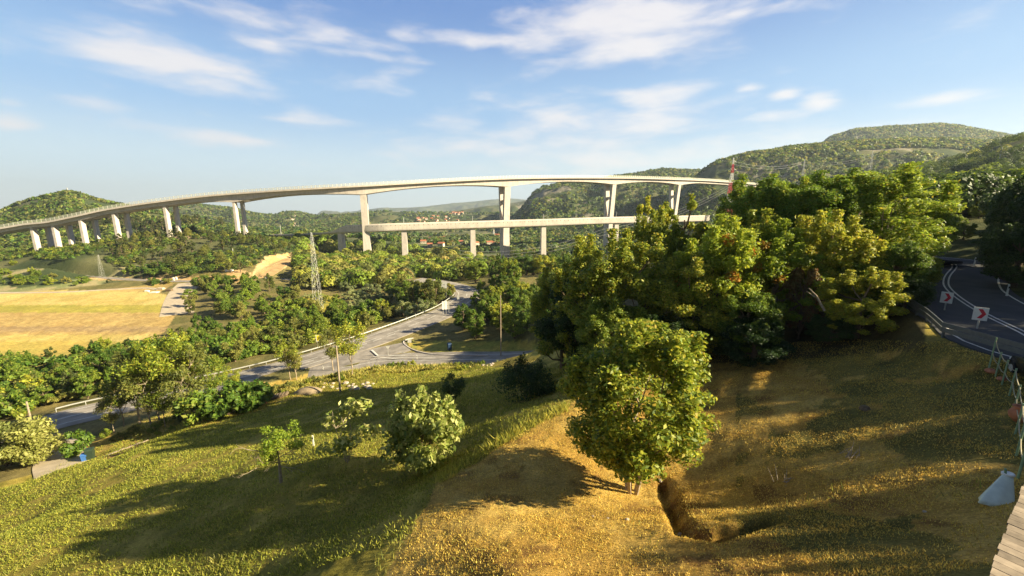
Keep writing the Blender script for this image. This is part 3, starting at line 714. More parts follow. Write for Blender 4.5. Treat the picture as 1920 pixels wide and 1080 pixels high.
def make_tree(name, seed, H, Rc, nleaf, leaf, key, base=.25, ncl=26, shape='round', trunk=.035, stems=1, bark='bark', extra=None, clr=.27, lean=0):
    rg = np.random.default_rng(seed)
    z0 = H*base; hc = H-z0
    cl = []
    while len(cl) < ncl:
        q = rg.uniform(-1, 1, 3); L = np.linalg.norm(q)
        if L > 1 or L < .12: continue
        q = q/L*(L**.55)
        zz = (q[2]+1)/2
        if shape == 'round': wr = 1
        elif shape == 'cone': wr = 1.15*(1-zz)**.75+.05; q[:2] /= max(math.sqrt(max(1-q[2]**2, .1)), .3)
        elif shape == 'tall': wr = (.75+.4*math.sin(zz*3.1)); q[:2] /= max(math.sqrt(max(1-q[2]**2, .2)), .45)
        elif shape == 'flat': wr = .55+.6*zz
        elif shape == 'vase': wr = .25+.95*zz; q[:2] /= max(math.sqrt(max(1-q[2]**2, .2)), .45)
        cl.append([q[0]*Rc*.82*wr, q[1]*Rc*.82*wr, z0+hc*(.08+.86*zz)])
    cl = np.array(cl)
    rads = rg.uniform(.65, 1.3, ncl)*Rc*clr
    if shape == 'cone': rads *= (1.15-.75*(cl[:,2]-z0)/hc)
    C, Nn = crown_pts(rg, cl, rads, nleaf)
    # uneven outline: a few shoots poking out of the top
    ns = max(3, ncl//5)
    if shape != 'cone':
        top = cl[np.argsort(-cl[:,2])[:ns*2]]
        for t in top[rg.choice(len(top), ns, replace=False)]:
            m = max(8, nleaf//70); u = rg.uniform(0, 1, m)
            sh = t+np.stack([rg.normal(size=m)*Rc*.05, rg.normal(size=m)*Rc*.05, u*Rc*.42], 1)
            C = np.concatenate([C, sh]); Nn = np.concatenate([Nn, rg.normal(size=(m,3))])
    V, F, cc = leaves(C, Nn, leaf, key, rg)
    if extra:
        for (k2, frac) in extra:
            sel = rg.choice(ncl, max(1, int(ncl*frac)), replace=False); cl2 = cl[sel]
            cs, w = PAL[k2]
            near = np.min(np.linalg.norm(C[:,None]-cl2[None], axis=2), axis=1) < Rc*clr*.85
            cc[near] = np.array(cs)[rg.choice(len(cs), near.sum(), p=w)]
    crown = npmesh('crown', V, F, cc)
    mb = MB(); tops = []
    for s in range(stems):
        a = 2*math.pi*s/max(stems,1)+rg.uniform(0,1); sp = 0 if stems == 1 else Rc*.34
        b0 = Vector((math.cos(a)*sp*.15, math.sin(a)*sp*.15, -.3)); r0 = H*trunk/(1 if stems == 1 else 1.6)
        pts = [b0]; 
        for k in range(1, 6):
            f = k/5; pts.append(Vector((b0.x+math.cos(a)*sp*f*1.1+rg.normal()*.03*H*f+lean*f, b0.y+math.sin(a)*sp*f*1.1+rg.normal()*.03*H*f, H*.82*f)))
        mb.tube(pts, [r0*(1-.82*k/5) for k in range(6)], 7); tops.append(pts)
    for c in cl[:min(ncl, 16)]:
        P = tops[rg.integers(len(tops))]; zz = max(.1*H, c[2]-rg.uniform(.15,.3)*H); k = min(4, int(zz/(H*.82)*5)); 
        st = P[k].lerp(P[k+1], .5); e = Vector(c); md = st.lerp(e, .5)+Vector((0,0,-.04*H))
        mb.tube([st, md, e], [H*trunk*.34, H*trunk*.2, H*trunk*.06], 4)
    tr = mb.build('trunk', M[bark]); tm = tr.data; bpy.data.objects.remove(tr)
    if not tm.materials: tm.materials.append(M[bark])
    crown.materials.append(M['leaf'])
    return (name, tm, crown, H)
def plant(proto, loc, h, label, cat='tree', group=None, wscale=1, name=None, rz=None):
    nm, tm, cm, H = proto; s = h/H
    o = empty(name or nm, loc, random.uniform(0, 6.28) if rz is None else rz, label, cat, group); o.scale = (s*wscale, s*wscale, s)
    a = link('trunk', tm, o); b = link('crown', cm, o); return o
T = {}
T['round'] = [make_tree('broadleaf_tree', 10+i, 8, 3.3, 5200, .24, k, base=.1, ncl=nc, shape=sh, clr=c) for i, (k, nc, sh, c) in enumerate((('green',26,'round',.27),('yellow',34,'tall',.22),('dull',18,'round',.33),('green',40,'flat',.2),('dull',30,'vase',.24),('ash',36,'cone',.24)))]
T['tall'] = [make_tree('broadleaf_tree', 20+i, 12, 3.6, 6500, .30, k, base=.1, ncl=40, shape='tall', clr=.26) for i, k in enumerate(('green','dull'))]
T['shrub'] = [make_tree('shrub', 30+i, 3.2, 2.1, 1500, .26, k, base=.02, ncl=14, trunk=.02, stems=3) for i, k in enumerate(('green','dull','yellow'))]
T['pine'] = [make_tree('pine_tree', 40+i, 12, 2.9, 3600, .34, 'pine', base=.18, ncl=34, shape='cone' if i else 'tall', clr=.22) for i in range(3)]
T['olive'] = [make_tree('olive_tree', 50+i, 4.5, 2.7, 3000, .22, 'olive', base=.08, ncl=20, stems=2) for i in range(2)]
T['willow'] = [make_tree('willow_shrub', 70+i, 4.5, 2.7, 3200, .2, 'willow', base=.02, ncl=22, stems=3) for i in range(2)]
T['locust'] = [make_tree('locust_tree', 60+i, 9, 2.7, 3600, .17, k, base=.3, ncl=24, shape='flat', trunk=.014, bark='palebark', clr=.3) for i, k in enumerate(('yellow','dull'))]
# ---- the clump of tall trees right of the middle: each one placed by its foot, its top and its width
NEAR = {}
def near_proto(key, *a, **k):
    if key not in NEAR: NEAR[key] = make_tree(*a, **k)
    return NEAR[key]
def stand(key, px, base_py, Y, top_py, wpx, label, cat='tree', group=None, name=None, z=None, rz=None):
    """a tree whose foot is on the ground at bearing px and depth Y, reaching up to image row top_py"""
    pr = NEAR[key]; a, b = ray(px, (top_py+620)/2); x = a*Y
    g = hz1(x, Y) if z is None else z
    _, bt = ray(px, top_py); h = max(bt*Y-g, 2.5)*(1.04 if key == 'acacia' else 1)
    wm = wpx*Y*math.sqrt(1+0)/FPX*1.04
    Rm = [p for p in (pr[2],)][0]
    bb = NEAR_W[key]*h/pr[3]
    return plant(pr, (x, Y, g-.1), h, label, cat, group, min(max(wm/max(bb, .1), .5), 1.7), name, rz)
NEAR_W = {}
def np_(key, name, seed, H, Rc, *a, **k):
    NEAR[key] = make_tree(name, seed, H, Rc, *a, **k); NEAR_W[key] = 2*Rc
np_('oak', 'leafy_tree', 101, 15, 4.6, 30000, .17, 'big', base=.06, ncl=110, shape='tall', clr=.155)
np_('maple', 'leafy_tree', 102, 13, 4.8, 28000, .17, 'green', base=.08, ncl=95, shape='round', clr=.165)
np_('maple_orange', 'maple_tree', 103, 13, 4.6, 28000, .17, 'lime', base=.08, ncl=95, shape='round', clr=.155, extra=[('orange', .16)])
np_('acacia', 'ash_tree', 104, 18, 5.2, 40000, .16, 'ash', base=.05, ncl=150, shape='tall', clr=.145, bark='palebark', trunk=.012, stems=4)
np_('bronze', 'red_leaved_tree', 105, 9, 2.6, 8000, .17, 'red', base=.12, ncl=26, shape='tall', clr=.24)
np_('spindly', 'young_tree', 106, 10, 2.4, 8000, .17, 'yellow', base=.2, ncl=22, shape='tall', clr=.24)
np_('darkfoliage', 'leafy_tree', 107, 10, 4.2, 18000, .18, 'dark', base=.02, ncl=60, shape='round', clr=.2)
np_('golden', 'leafy_tree', 108, 12, 4.2, 26000, .17, 'yellow', base=.05, ncl=95, shape='tall', clr=.155)
GC = 'trees in the tall clump on the slope'
CL = [ # key, px, Y, top_py, width px, label
 ('acacia',1638,42,318,195,'tallest ash in the clump, bright green with pale stems, left of the hill road'),
 ('acacia',1480,46,338,200,'broad bright green ash behind the orange-tipped maples'),
 ('acacia',1398,52,338,140,'loose green ash with feathery top by the viaduct right end'),
 ('acacia',1560,52,330,170,'feathery green ash between the tallest ash and its broad neighbour'),
 ('acacia',1435,47,338,150,'green ash filling the gap behind the pair of orange-tipped maples'),
 ('acacia',1530,42,345,160,'green ash whose crown meets the tallest ash from the left'),
 ('golden',1560,36,400,150,'yellow-green tree in front of the ash trees, above the red-leaved tree'),
 ('acacia',1695,47,372,120,'sloping right shoulder of the clump, a lower ash'),
 ('maple_orange',1340,37,418,190,'maple with orange and red tips on the left of the pair above the lawn'),
 ('maple_orange',1450,36,425,180,'maple with scattered orange tips beside the red-leaved tree'),
 ('bronze',1508,34,478,62,'small red and bronze leaved tree in the middle of the clump'),
 ('oak',1160,40,440,190,'dark olive tree behind the big lone tree, left part of the clump'),
 ('oak',1110,44,450,150,'olive green tree at the left edge of the clump'),
 ('oak',1300,36,480,150,'gold-green tree standing in front of the orange-tipped maples'),
 ('golden',1240,50,400,120,'yellow-green tree whose top crosses the end of the railway viaduct'),
 ('spindly',1210,56,376,85,'spindly young tree sticking up in front of the railway viaduct'),
 ('spindly',1275,58,370,90,'thin tree in front of the second last motorway pier'),
 ('golden',1690,40,440,95,'yellow-green tree at the edge of the hill road'),
 ('golden',1702,50,420,90,'leafy yellow tree just left of the sunlit patch of road'),
 ('maple',1600,34,480,150,'green tree below the tallest ash'),
 ('maple',1400,33,540,140,'low green tree in shade below the orange-tipped maple'),
 ('darkfoliage',1340,36,560,200,'dark shaded tree above the mown lawn'),
 ('darkfoliage',1500,37,560,200,'dark shaded tree beside the broken pale branch'),
 ('darkfoliage',1620,36,560,170,'dark shaded tree at the foot of the tallest ash'),
 ('maple',1655,33,560,90,'small bright green tree at the right corner of the clump'),
 ('darkfoliage',1080,46,520,150,'dark tree in shade at the left foot of the clump'),
 ('maple',1150,36,560,160,'green tree directly behind the big lone tree'),
 ('oak',1060,52,500,140,'tree with gold lit side above the dark bush'),
 ('darkfoliage',1700,38,570,100,'dark shrubby tree beside the guard rail of the hill road'),
 ('maple',1675,33,455,110,'bright green tree at the right front corner of the clump above the guard rail'),
 ('golden',1615,30.5,505,130,'yellow-green tree hanging over the lawn at the right front of the clump'),
 ('darkfoliage',1560,31,590,170,'dark understorey tree by the lawn edge below the tallest ash'),
 ('darkfoliage',1420,31,600,170,'dark understorey tree by the lawn edge below the maples'),
 ('darkfoliage',1690,31,600,130,'dark understorey tree at the right end of the lawn edge'),
 ('golden',1700,34.5,470,80,'yellow-green tree overlapping the left edge of the hill road'),
 ('darkfoliage',1240,33,600,170,'dark understorey tree just behind the big lone tree'),
 ('golden',1390,40,400,140,'yellow-green tree between the feathery ash and the maples'),
]
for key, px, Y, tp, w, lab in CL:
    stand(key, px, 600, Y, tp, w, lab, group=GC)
# right-hand roadside and hillside trees
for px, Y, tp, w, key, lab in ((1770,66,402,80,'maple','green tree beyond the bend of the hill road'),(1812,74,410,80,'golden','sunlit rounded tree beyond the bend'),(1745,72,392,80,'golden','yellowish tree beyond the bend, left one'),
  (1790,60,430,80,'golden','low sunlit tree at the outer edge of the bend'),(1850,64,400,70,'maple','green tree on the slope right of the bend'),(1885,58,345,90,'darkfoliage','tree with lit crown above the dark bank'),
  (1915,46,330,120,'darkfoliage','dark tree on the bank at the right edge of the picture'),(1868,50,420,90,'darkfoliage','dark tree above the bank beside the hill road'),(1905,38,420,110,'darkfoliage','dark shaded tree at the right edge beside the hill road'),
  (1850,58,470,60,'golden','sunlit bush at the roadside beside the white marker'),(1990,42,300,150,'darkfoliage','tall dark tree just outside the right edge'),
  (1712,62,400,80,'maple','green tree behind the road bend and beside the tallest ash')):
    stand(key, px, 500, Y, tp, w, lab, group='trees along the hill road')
# ---- trees on the far side of the hill road, outside the frame on the right: their shadows fall on the lawn
BL = [tuple(hit(*p)) for p in ((1395,1075),(1430,1020),(1470,965),(1510,915),(1560,868),(1620,825),(1670,790),(1712,755),(1740,715),(1775,685))]
BL = [(b[0]+.5, b[1]-2.2, b[2], 29-.3*k) for k, b in enumerate(BL)]+[(4.5,4.2,-9.9,29),(2,1,-9.7,29),(-1,-2.5,-9.7,29),(31,29,-8.5,22),(34,32,-7.5,20),(37,33.5,-7.5,20),(42,37,-7,17),(45,41,-7,16),(60,52,-5,12)]
for i, (bx, by, bz, d) in enumerate(BL):
    x, y = bx+d*math.cos(SUN_AZ), by+d*math.sin(SUN_AZ); g = hz1(x, y); h = bz+d*math.tan(SUN_EL)-g+(.6 if i < 13 else 3.0)
    plant(NEAR['maple'], (x, y, g-.2), h, 'leafy tree on the bank across the hill road', 'tree', 'trees on the bank across the hill road', 4.6/(4.8*h/13)*1.0)
    plant(NEAR['maple'], (x+5, y+2.5, hz1(x+5, y+2.5)-.2), h+.5, 'leafy tree on the bank across the hill road', 'tree', 'trees on the bank across the hill road', 1.2)

# ---- foreground trees
def ground_at(px, py): return hit(px, py)
b = ground_at(1185, 922)
H = ray(1200, 612)[1]*b.y-b.z
NEAR['lone'] = make_tree('lone_tree', 202, 9, 3.35, 30000, .12, 'big', base=.14, ncl=130, shape='round', clr=.155, stems=6, trunk=.016, bark='palebark')
NEAR['lone'][2].materials[0] = M['leafnear']
plant(NEAR['lone'], b, H, 'large round many-stemmed tree standing alone on the mown lawn', 'tree', None, (280*b.y/FPX*1.2)/(6.7*H/9), rz=.6)
b = ground_at(795, 882); H = ray(795, 748)[1]*b.y-b.z
NEAR['fig'] = make_tree('fig_tree', 203, 4.4, 2.6, 5200, .21, 'fig', base=.03, ncl=60, stems=4, trunk=.02, clr=.24)
plant(NEAR['fig'], b, H, 'bushy fig tree with large pale leaves below the ridge of the lawn', 'tree', None, (170*b.y/FPX)/(5.2*H/4.4))
b = ground_at(652, 866); H = ray(652, 752)[1]*b.y-b.z
NEAR['thin'] = make_tree('fruit_tree', 204, 4, 1.5, 800, .19, 'fig', base=.1, ncl=15, shape='tall', stems=3, trunk=.014, bark='palebark', clr=.3)
plant(NEAR['thin'], b, H, 'thin straggly fruit tree left of the fig', 'tree', None, 1.15)
b = ground_at(850, 765); H = ray(850, 697)[1]*b.y-b.z
NEAR['vase'] = make_tree('vase_shaped_tree', 205, 4, 1.9, 1800, .13, 'dark', base=.3, ncl=26, shape='vase', stems=5, trunk=.014, clr=.22)
plant(NEAR['vase'], b, H, 'small vase-shaped tree in the shade of the slope', 'tree')
b = ground_at(990, 745); H = ray(990, 690)[1]*b.y-b.z
NEAR['bush'] = make_tree('dark_bush', 206, 3.2, 3.2, 7000, .12, 'dark', base=.0, ncl=40, stems=4, trunk=.012, clr=.26)
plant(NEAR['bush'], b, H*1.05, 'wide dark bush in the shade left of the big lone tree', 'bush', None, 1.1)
# half dead tree with one leafy tuft
b = ground_at(527, 905); Ht = ray(527, 800)[1]*b.y-b.z
rg = np.random.default_rng(9)
root = empty('half_bare_tree', b, 0, 'small half-bare tree with one green tuft and long leafless branches', 'tree')
mb = MB(); mb.tube([(0,0,-.2),(.02,.02,.5*Ht*.5),(0,.05,Ht*.62)], [.13,.10,.05], 7); cl = []
def twig(p, d, L, r, dep):
    pts = [p]; q = Vector(p)
    for k in range(3):
        d = (d+Vector(rg.normal(size=3)*.22)).normalized(); q = q+d*L/3; pts.append(q.copy())
    mb.tube(pts, [r, r*.8, r*.6, r*.4], 4)
    if dep:
        for k in range(3): twig(pts[1+k % 3], (d+Vector(rg.normal(size=3)*.55)).normalized(), L*.55, r*.5, dep-1)
for a, e, L in ((math.pi*1.02,.5,2.2),(math.pi*.9,.8,1.6),(.1,.35,2.1),(.3,.9,1.5),(1.6,.9,1.3),(-1.4,.7,1.4),(math.pi*1.1,.12,1.8),(-.2,.05,1.6)):
    twig(Vector((0,0,Ht*rg.uniform(.25,.5))), Vector((math.cos(a)*math.cos(e), math.sin(a)*math.cos(e), math.sin(e))), L*Ht/5.0, .04, 2)
mb.build('trunk', M['palebark'], root)
clm = np.array([(rg.normal()*.75, rg.normal()*.6, Ht*rg.uniform(.5,.93)) for _ in range(22)]); C, Nn = crown_pts(rg, clm, np.full(22, .44), 3200)
Vv, Ff, cc = leaves(C, Nn, .10, 'lime', rg); cm = npmesh('crown', Vv, Ff, cc); cm.materials.append(M['leaf']); link('crown', cm, root)

# ---- woods in the middle distance, every tree its own object
def scatter(poly, n, protos, hr, label, group, cat='tree', y0=40, y1=800, mind=3.0, ws=(.75,1.5), seed=0, name=None, wp=None):
    """poly is a polygon of ground points seen in the photograph; feet are spread evenly over it"""
    rs = np.random.default_rng(seed+1000)
    xs = [p[0] for p in poly]; ys = [p[1] for p in poly]; k = 0; tries = 0; pts = []
    W3 = [hit(p[0], p[1], y0, y1) for p in poly]; wpoly = [(w.x, w.y) for w in W3]
    wx = [w[0] for w in wpoly]; wy = [w[1] for w in wpoly]
    while k < n and tries < 60*n:
        tries += 1
        x, y = rs.uniform(min(wx), max(wx)), rs.uniform(min(wy), max(wy))
        if not inpoly(np.array([x]), np.array([y]), wpoly)[0]: continue
        if any((x-q[0])**2+(y-q[1])**2 < mind*mind for q in pts): continue
        if min(float(polydist(np.array([x]), np.array([y]), P)[0][0])-hw for P, hw in ROADS.values()) < 1.2: continue
        pts.append((x, y)); k += 1
        pr = protos[rs.choice(len(protos), p=wp)]
        z = hz1(x, y); px_ = float(proj(x, y, z)[0]); lo, hi = min(xs), max(xs); q = (px_-lo)/max(hi-lo, 1)
        hh = rs.uniform(*hr); q2 = (hh-hr[0])/(hr[1]-hr[0])
        lab = ('low ' if q2 < .33 else 'tall ' if q2 > .67 else 'middling ')+label
        if hi-lo > 250: lab += (', left end' if q < .2 else ', left half' if q < .45 else ', centre' if q < .6 else ', right half' if q < .82 else ', right end')
        plant(pr, (x, y, z-.15), hh, lab, cat, group, rs.uniform(*ws), name)
    return pts
RD, TL, SH, PI, OL, LO = T['round'], T['tall'], T['shrub'], T['pine'], T['olive'], T['locust']
# belt between the main road and the field
scatter([(-60,815),(220,735),(400,690),(600,640),(740,600),(700,575),(560,590),(480,605),(380,620),(300,665),(180,668),(40,700),(-60,715)], 120, RD+TL[:1]+SH[:1]+PI[:1], (4.2,9), 'leafy tree in the belt between main road and field', 'trees in the belt beside the main road', mind=3.6, seed=1, y0=50)
scatter([(-60,812),(220,733),(600,638),(730,600),(730,590),(600,626),(220,722),(-60,795)], 34, SH+RD[:1], (2.2,4.0), 'rounded bush behind the main road guard rail', 'bushes behind the guard rail', cat='bush', mind=2.5, seed=2, y0=50)
scatter([(-60,805),(220,728),(400,690),(600,640),(730,604),(560,600),(400,640),(180,680),(-60,740)], 150, SH, (3,6), 'leafy shrub filling the belt between main road and field', 'shrubs in the belt beside the main road', cat='shrub', mind=2.6, seed=31, y0=50, ws=(.9,1.5))
# copse left of the pylon
scatter([(350,560),(380,525),(440,535),(560,540),(560,575),(480,600),(400,608),(352,590)], 42, RD[:1]+RD[2:]+TL[1:], (6.5,12), 'dark green tree in the copse left of the pylon', 'trees in the copse by the pylon', mind=5, seed=3, y0=100)
# olive grove and bushes right of the pylon
scatter([(640,545),(700,535),(790,560),(830,560),(820,590),(740,595),(660,580)], 34, OL, (3.8,6), 'grey-green olive tree on the terraces right of the pylon', 'olive trees on the terraces', mind=5, seed=4, y0=120)
scatter([(725,552),(790,540),(840,548),(830,580),(760,578)], 14, TL, (9,12), 'dark green tree between the olives and the main road bend', 'tall trees beside the bend', mind=4.5, seed=5, y0=120)
scatter([(740,600),(860,560),(850,552),(790,560),(700,598)], 22, RD+SH, (3.5,6), 'bright bush behind the road signs', 'bushes behind the road signs', cat='bush', mind=3.2, seed=6, y0=90)
scatter([(480,600),(600,590),(640,560),(600,550),(520,560)], 22, [OL[0], SH[2], RD[1]], (2.2,4), 'pale shrub on the sunny terrace around the pylon foot', 'shrubs around the pylon foot', cat='shrub', mind=4, seed=7, y0=100)
# wood right of the main road
scatter([(850,600),(905,560),(1000,560),(1060,600),(1050,650),(985,662),(930,655),(860,622)], 30, [RD[0],RD[1],RD[3],TL[0]], (6.5,9), 'leafy tree in the wood right of the main road junction', 'trees right of the junction', mind=3.6, seed=10, y0=60)
scatter([(860,560),(900,520),(1000,500),(1090,500),(1070,590),(1000,560)], 48, [RD[0],RD[1],RD[3],TL[0]], (9,13), 'tree in the wood behind the main road bend', 'trees behind the bend', mind=5, seed=11, y0=80)
scatter([(800,520),(900,490),(1000,480),(1100,470),(1100,500),(1000,505),(900,525),(850,522)], 50, [RD[0],TL[1],TL[0],RD[3]], (9,14), 'tree on the dark wooded shoulder above the main road', 'trees on the wooded shoulder', mind=6, seed=12, y0=120)
# pines and scrub on the hill below the left half of the viaduct
scatter([(230,505),(200,470),(240,450),(440,450),(540,458),(548,480),(500,490),(470,515),(380,520)], 130, PI+[RD[2]], (8,12), 'pine on the hill below the motorway viaduct', 'pines on the hill under the viaduct', mind=5.5, seed=13, y0=200)
scatter([(-60,500),(-60,450),(140,460),(240,455),(230,505),(200,495),(100,488),(60,500)], 130, SH+[RD[0], PI[0]], (3,6.5), 'green bush on the scrubby hill', 'bushes on the scrubby hill', cat='bush', mind=5, seed=14, y0=200)
scatter([(230,512),(310,505),(370,512),(360,520),(250,518)], 20, [RD[0], RD[3], SH[0]], (5,7), 'round green tree beside the valley road', 'round trees by the valley road', mind=5, seed=15, y0=150)
scatter([(-60,535),(-60,515),(160,530),(165,537)], 40, SH+[RD[0]], (3.5,5.5), 'bush in the strip between valley road and field', 'bushes between road and field', cat='bush', mind=4.5, seed=16, y0=150)
scatter([(280,536),(318,532),(322,525),(290,524)], 6, SH[:2], (3,4), 'dark bush beside the gravel yard', 'bushes beside the gravel yard', cat='bush', mind=4, seed=17, y0=150)
# dark pines behind the viaduct, left
scatter([(60,440),(200,436),(330,432),(480,436),(480,430),(300,426),(60,430)], 80, PI, (15,22), 'dark pine behind the left viaduct piers', 'dark pines behind the piers', mind=7, seed=18, y0=400, y1=900)
# trees along the lower edge of the main road, in front of it
ORD = ['first','second','third','fourth','fifth','sixth','seventh','eighth','ninth','tenth','eleventh','twelfth','thirteenth','fourteenth','fifteenth']
LOC = ((545,712,640,60,0),(556,712,650,50,1),(660,705,600,70,0),(625,695,618,60,1),(232,800,700,60,0),(262,795,660,80,1),(300,790,640,80,0),(335,785,630,90,0),(370,780,650,80,1),(285,805,690,60,1),(405,765,670,60,0),(440,745,690,50,0),(215,812,745,50,1),(350,792,690,60,1),(310,800,720,60,0))
for px, py, tp, w, i in LOC:
    q_ = sorted(LOC).index((px, py, tp, w, i))
    b = hit(px, py, 30); h = ray(px, tp)[1]*b.y-b.z
    plant(LO[i], b, max(h, 2.5), ORD[q_]+' slender locust tree from the left on the near side of the main road', 'tree', 'locust trees along the near side of the main road', 1.0)
for px, py, tp in ((430,778,722),(455,770,722),(478,762,718),(405,782,730),(380,790,735),(500,752,735)):
    b = hit(px, py, 30); h = ray(px, tp)[1]*b.y-b.z
    plant(SH[0], b, h, ORD[sorted((430,455,478,405,380,500)).index(px)]+' bright leafy bush from the left beside the row of logs', 'bush', 'bushes by the logs', 1.15)
for px, py, tp in ((20,872,800),(55,868,795),(-10,870,800),(75,866,815)):
    b = hit(px, py, 30); h = ray(px, tp)[1]*b.y-b.z
    plant(T['willow'][0] if px != 55 else T['willow'][1], b, h, {20:'big pale willow-like shrub at the left edge',55:'pale willow-like shrub beside the driveway',-10:'willow-like shrub cut by the left edge of the picture',75:'small pale shrub right at the driveway'}[px], 'shrub', 'pale shrubs by the driveway', 1.1)
b = hit(145, 852, 30); plant(SH[0], b, ray(145, 812)[1]*b.y-b.z, 'dense green bush beside the bins', 'bush', None, .95)
scatter([(700,700),(760,690),(900,690),(910,682),(760,684),(690,694)], 22, SH, (.9,1.8), 'weed bush along the side road', 'weeds by the side road', cat='bush', mind=1.2, seed=20, y0=50, ws=(.7,1.1))
scatter([(190,835),(330,808),(520,745),(640,715),(640,705),(500,732),(330,790),(190,815)], 40, SH[1:], (.9,2.0), 'straw-coloured bush on the road verge', 'low bushes on the verge', cat='bush', mind=1.6, seed=21, y0=35, ws=(.7,1.1))

# ---- canopy on the hills: too many to count
def canopy(name, sel, n, seed, hr, keys, per=16, ls=.42):
    rs = np.random.default_rng(seed); out = []
    X, Y = sel(rs, n); Z = height(X, Y, False)
    if name == 'scrub_on_viaduct_hill':      # bare earth stays open
        px, py = proj(X, Y, Z); k = ~(inpoly(px, py, [(60,488),(180,487),(235,502),(380,512),(470,505),(500,480),(555,470),(556,500),(520,530),(-100,532),(-100,503)])); X, Y, Z = X[k], Y[k], Z[k]
    h = rs.uniform(*hr, len(X))*(1+Y/4000)
    d = rs.normal(size=(len(X), per, 3)); d /= np.linalg.norm(d, axis=2)[..., None]; d[..., 2] = np.abs(d[..., 2])*1.1-.15
    C = np.stack([X, Y, Z+h*.35], -1)[:,None]+d*(h*np.array([1]))[:,None,None]*np.array([.5,.5,.62])
    C = C.reshape(-1, 3); Nn = d.reshape(-1, 3)
    sz = np.repeat(h, per)*ls
    m = len(C); nr_ = Nn+rs.normal(size=(m,3))*.4; nr_ /= np.linalg.norm(nr_, axis=1)[:,None]
    a = np.cross(nr_, rs.normal(size=(m,3))); a /= np.linalg.norm(a, axis=1)[:,None]; b = np.cross(nr_, a); s = (sz*rs.uniform(.7,1.2,m))[:,None]
    V = np.stack([C+a*s*.75, C+(-a*.4+b*.65)*s, C+(-a*.4-b*.65)*s], 1).reshape(-1, 3); F = np.arange(m*3).reshape(-1, 3)
    pk = rs.choice(len(keys), len(X)); cc = np.zeros((len(X), 3))
    for i, k in enumerate(keys):
        cs, w = PAL[k]; mm = pk == i; cc[mm] = np.array(cs)[rs.choice(len(cs), mm.sum(), p=np.array(w)/sum(w))]
    cc = np.repeat(cc*rs.uniform(.75,1.25,(len(X),1)), per, axis=0)
    me = npmesh(name, V, F, cc); me.materials.append(M['leaf']); o = link(name, me); o['kind'] = 'stuff'; return o
def sel_fan(px0, px1, Y0, Y1, dens, ns, zlim=None):
    def f(rs, n):
        u0, u1 = ray(px0, 430)[0], ray(px1, 430)[0]
        u = rs.uniform(u0, u1, n); Y = Y0*np.exp(rs.uniform(0, math.log(Y1/Y0), n)); X = u*Y
        k = fbm(X/dens[0], Y/dens[0], 4, ns) > dens[1]
        return X[k], Y[k]
    return f
canopy('forest_on_near_hill', sel_fan(1430, 2100, 78, 480, (60,.36), 3), 4600, 71, (5,9), ['green','dark','dark','dark'], 230, .065)
canopy('forest_on_hills', sel_fan(960, 2000, 480, 2300, (120,.40), 4), 34000, 72, (4,7), ['green','dull','dark','dark'])
canopy('forest_on_ridge', sel_fan(1380, 2050, 1050, 2250, (120,-1), 14), 30000, 79, (5,8), ['green','dull','dark'])
canopy('forest_on_left_hills', sel_fan(-60, 700, 620, 2400, (140,.34), 5), 30000, 73, (4,7), ['green','dull','pine'])
canopy('valley_woods', sel_fan(480, 1250, 520, 2600, (110,.50), 6), 12000, 74, (5,9), ['green','dull','dark','olive'])
canopy('scrub_on_viaduct_hill', sel_fan(-60, 560, 300, 620, (40,.36), 7), 5600, 75, (2.2,4.5), ['green','dull','yellow','pine'], 50, .2)

canopy('woods_under_viaducts', sel_fan(548, 900, 255, 540, (30,.34), 8), 900, 76, (7,12), ['green','dull','pine','green'], 150, .13)

# ------------------------------------------------------------------ guard rails
def guard_rail(P, off, label, step=2.0, h=.75, mt='steel', rails=1):
    L = plen(P); Q = []
    k = max(2, int(L/2)); 
    for i in range(k+1):
        s = L*i/k; seg = sub(P, min(s, L-.01), L); p = seg[0]; t = (seg[1]-seg[0]); n = Vector((t.y, -t.x, 0)).normalized(); Q.append((p+n*off, n))
    o = empty('guard_rail', Q[0][0], 0, label, 'guard rail')
    for r in range(rails):
        mb = MB(); z = h-r*.32
        mb.loft([[p+UPV*(z-.14), p+n*.05+UPV*(z-.08), p+UPV*(z-.0), p+n*.05+UPV*(z+.08), p+UPV*(z+.14), p-n*.04+UPV*(z+.14), p-n*.04+UPV*(z-.14)] for p, n in Q]); child(mb.build('rail', M[mt]), o)
    c = 0
    for i in range(0, len(Q), max(1, round(step/(L/k)))):
        if c >= 100: break
        p, n = Q[i]; mb = MB(); mb.box(p+n*(.08 if off < 0 else -.08)*1+UPV*(h/2-.05), (.1,.1,h+.1)); child(mb.build('post', M[mt]), o); c += 1
    return o
PL = ROADS['lower'][0]; Lr = plen(PL)
# travel direction is left to right, so the far side is on the left: negative offsets
guard_rail(sub(PL, .12*Lr, .86*Lr), -5.9, 'long pale steel guard rail along the far side of the main road', 4.0, .8)
PU = ROADS['upper'][0]; Lu = plen(PU)
guard_rail(sub(PU, 0, .46*Lu), -4.35, 'grey double guard rail on the lawn side of the hill road', 3.0, .75, 'oldsteel', 2)

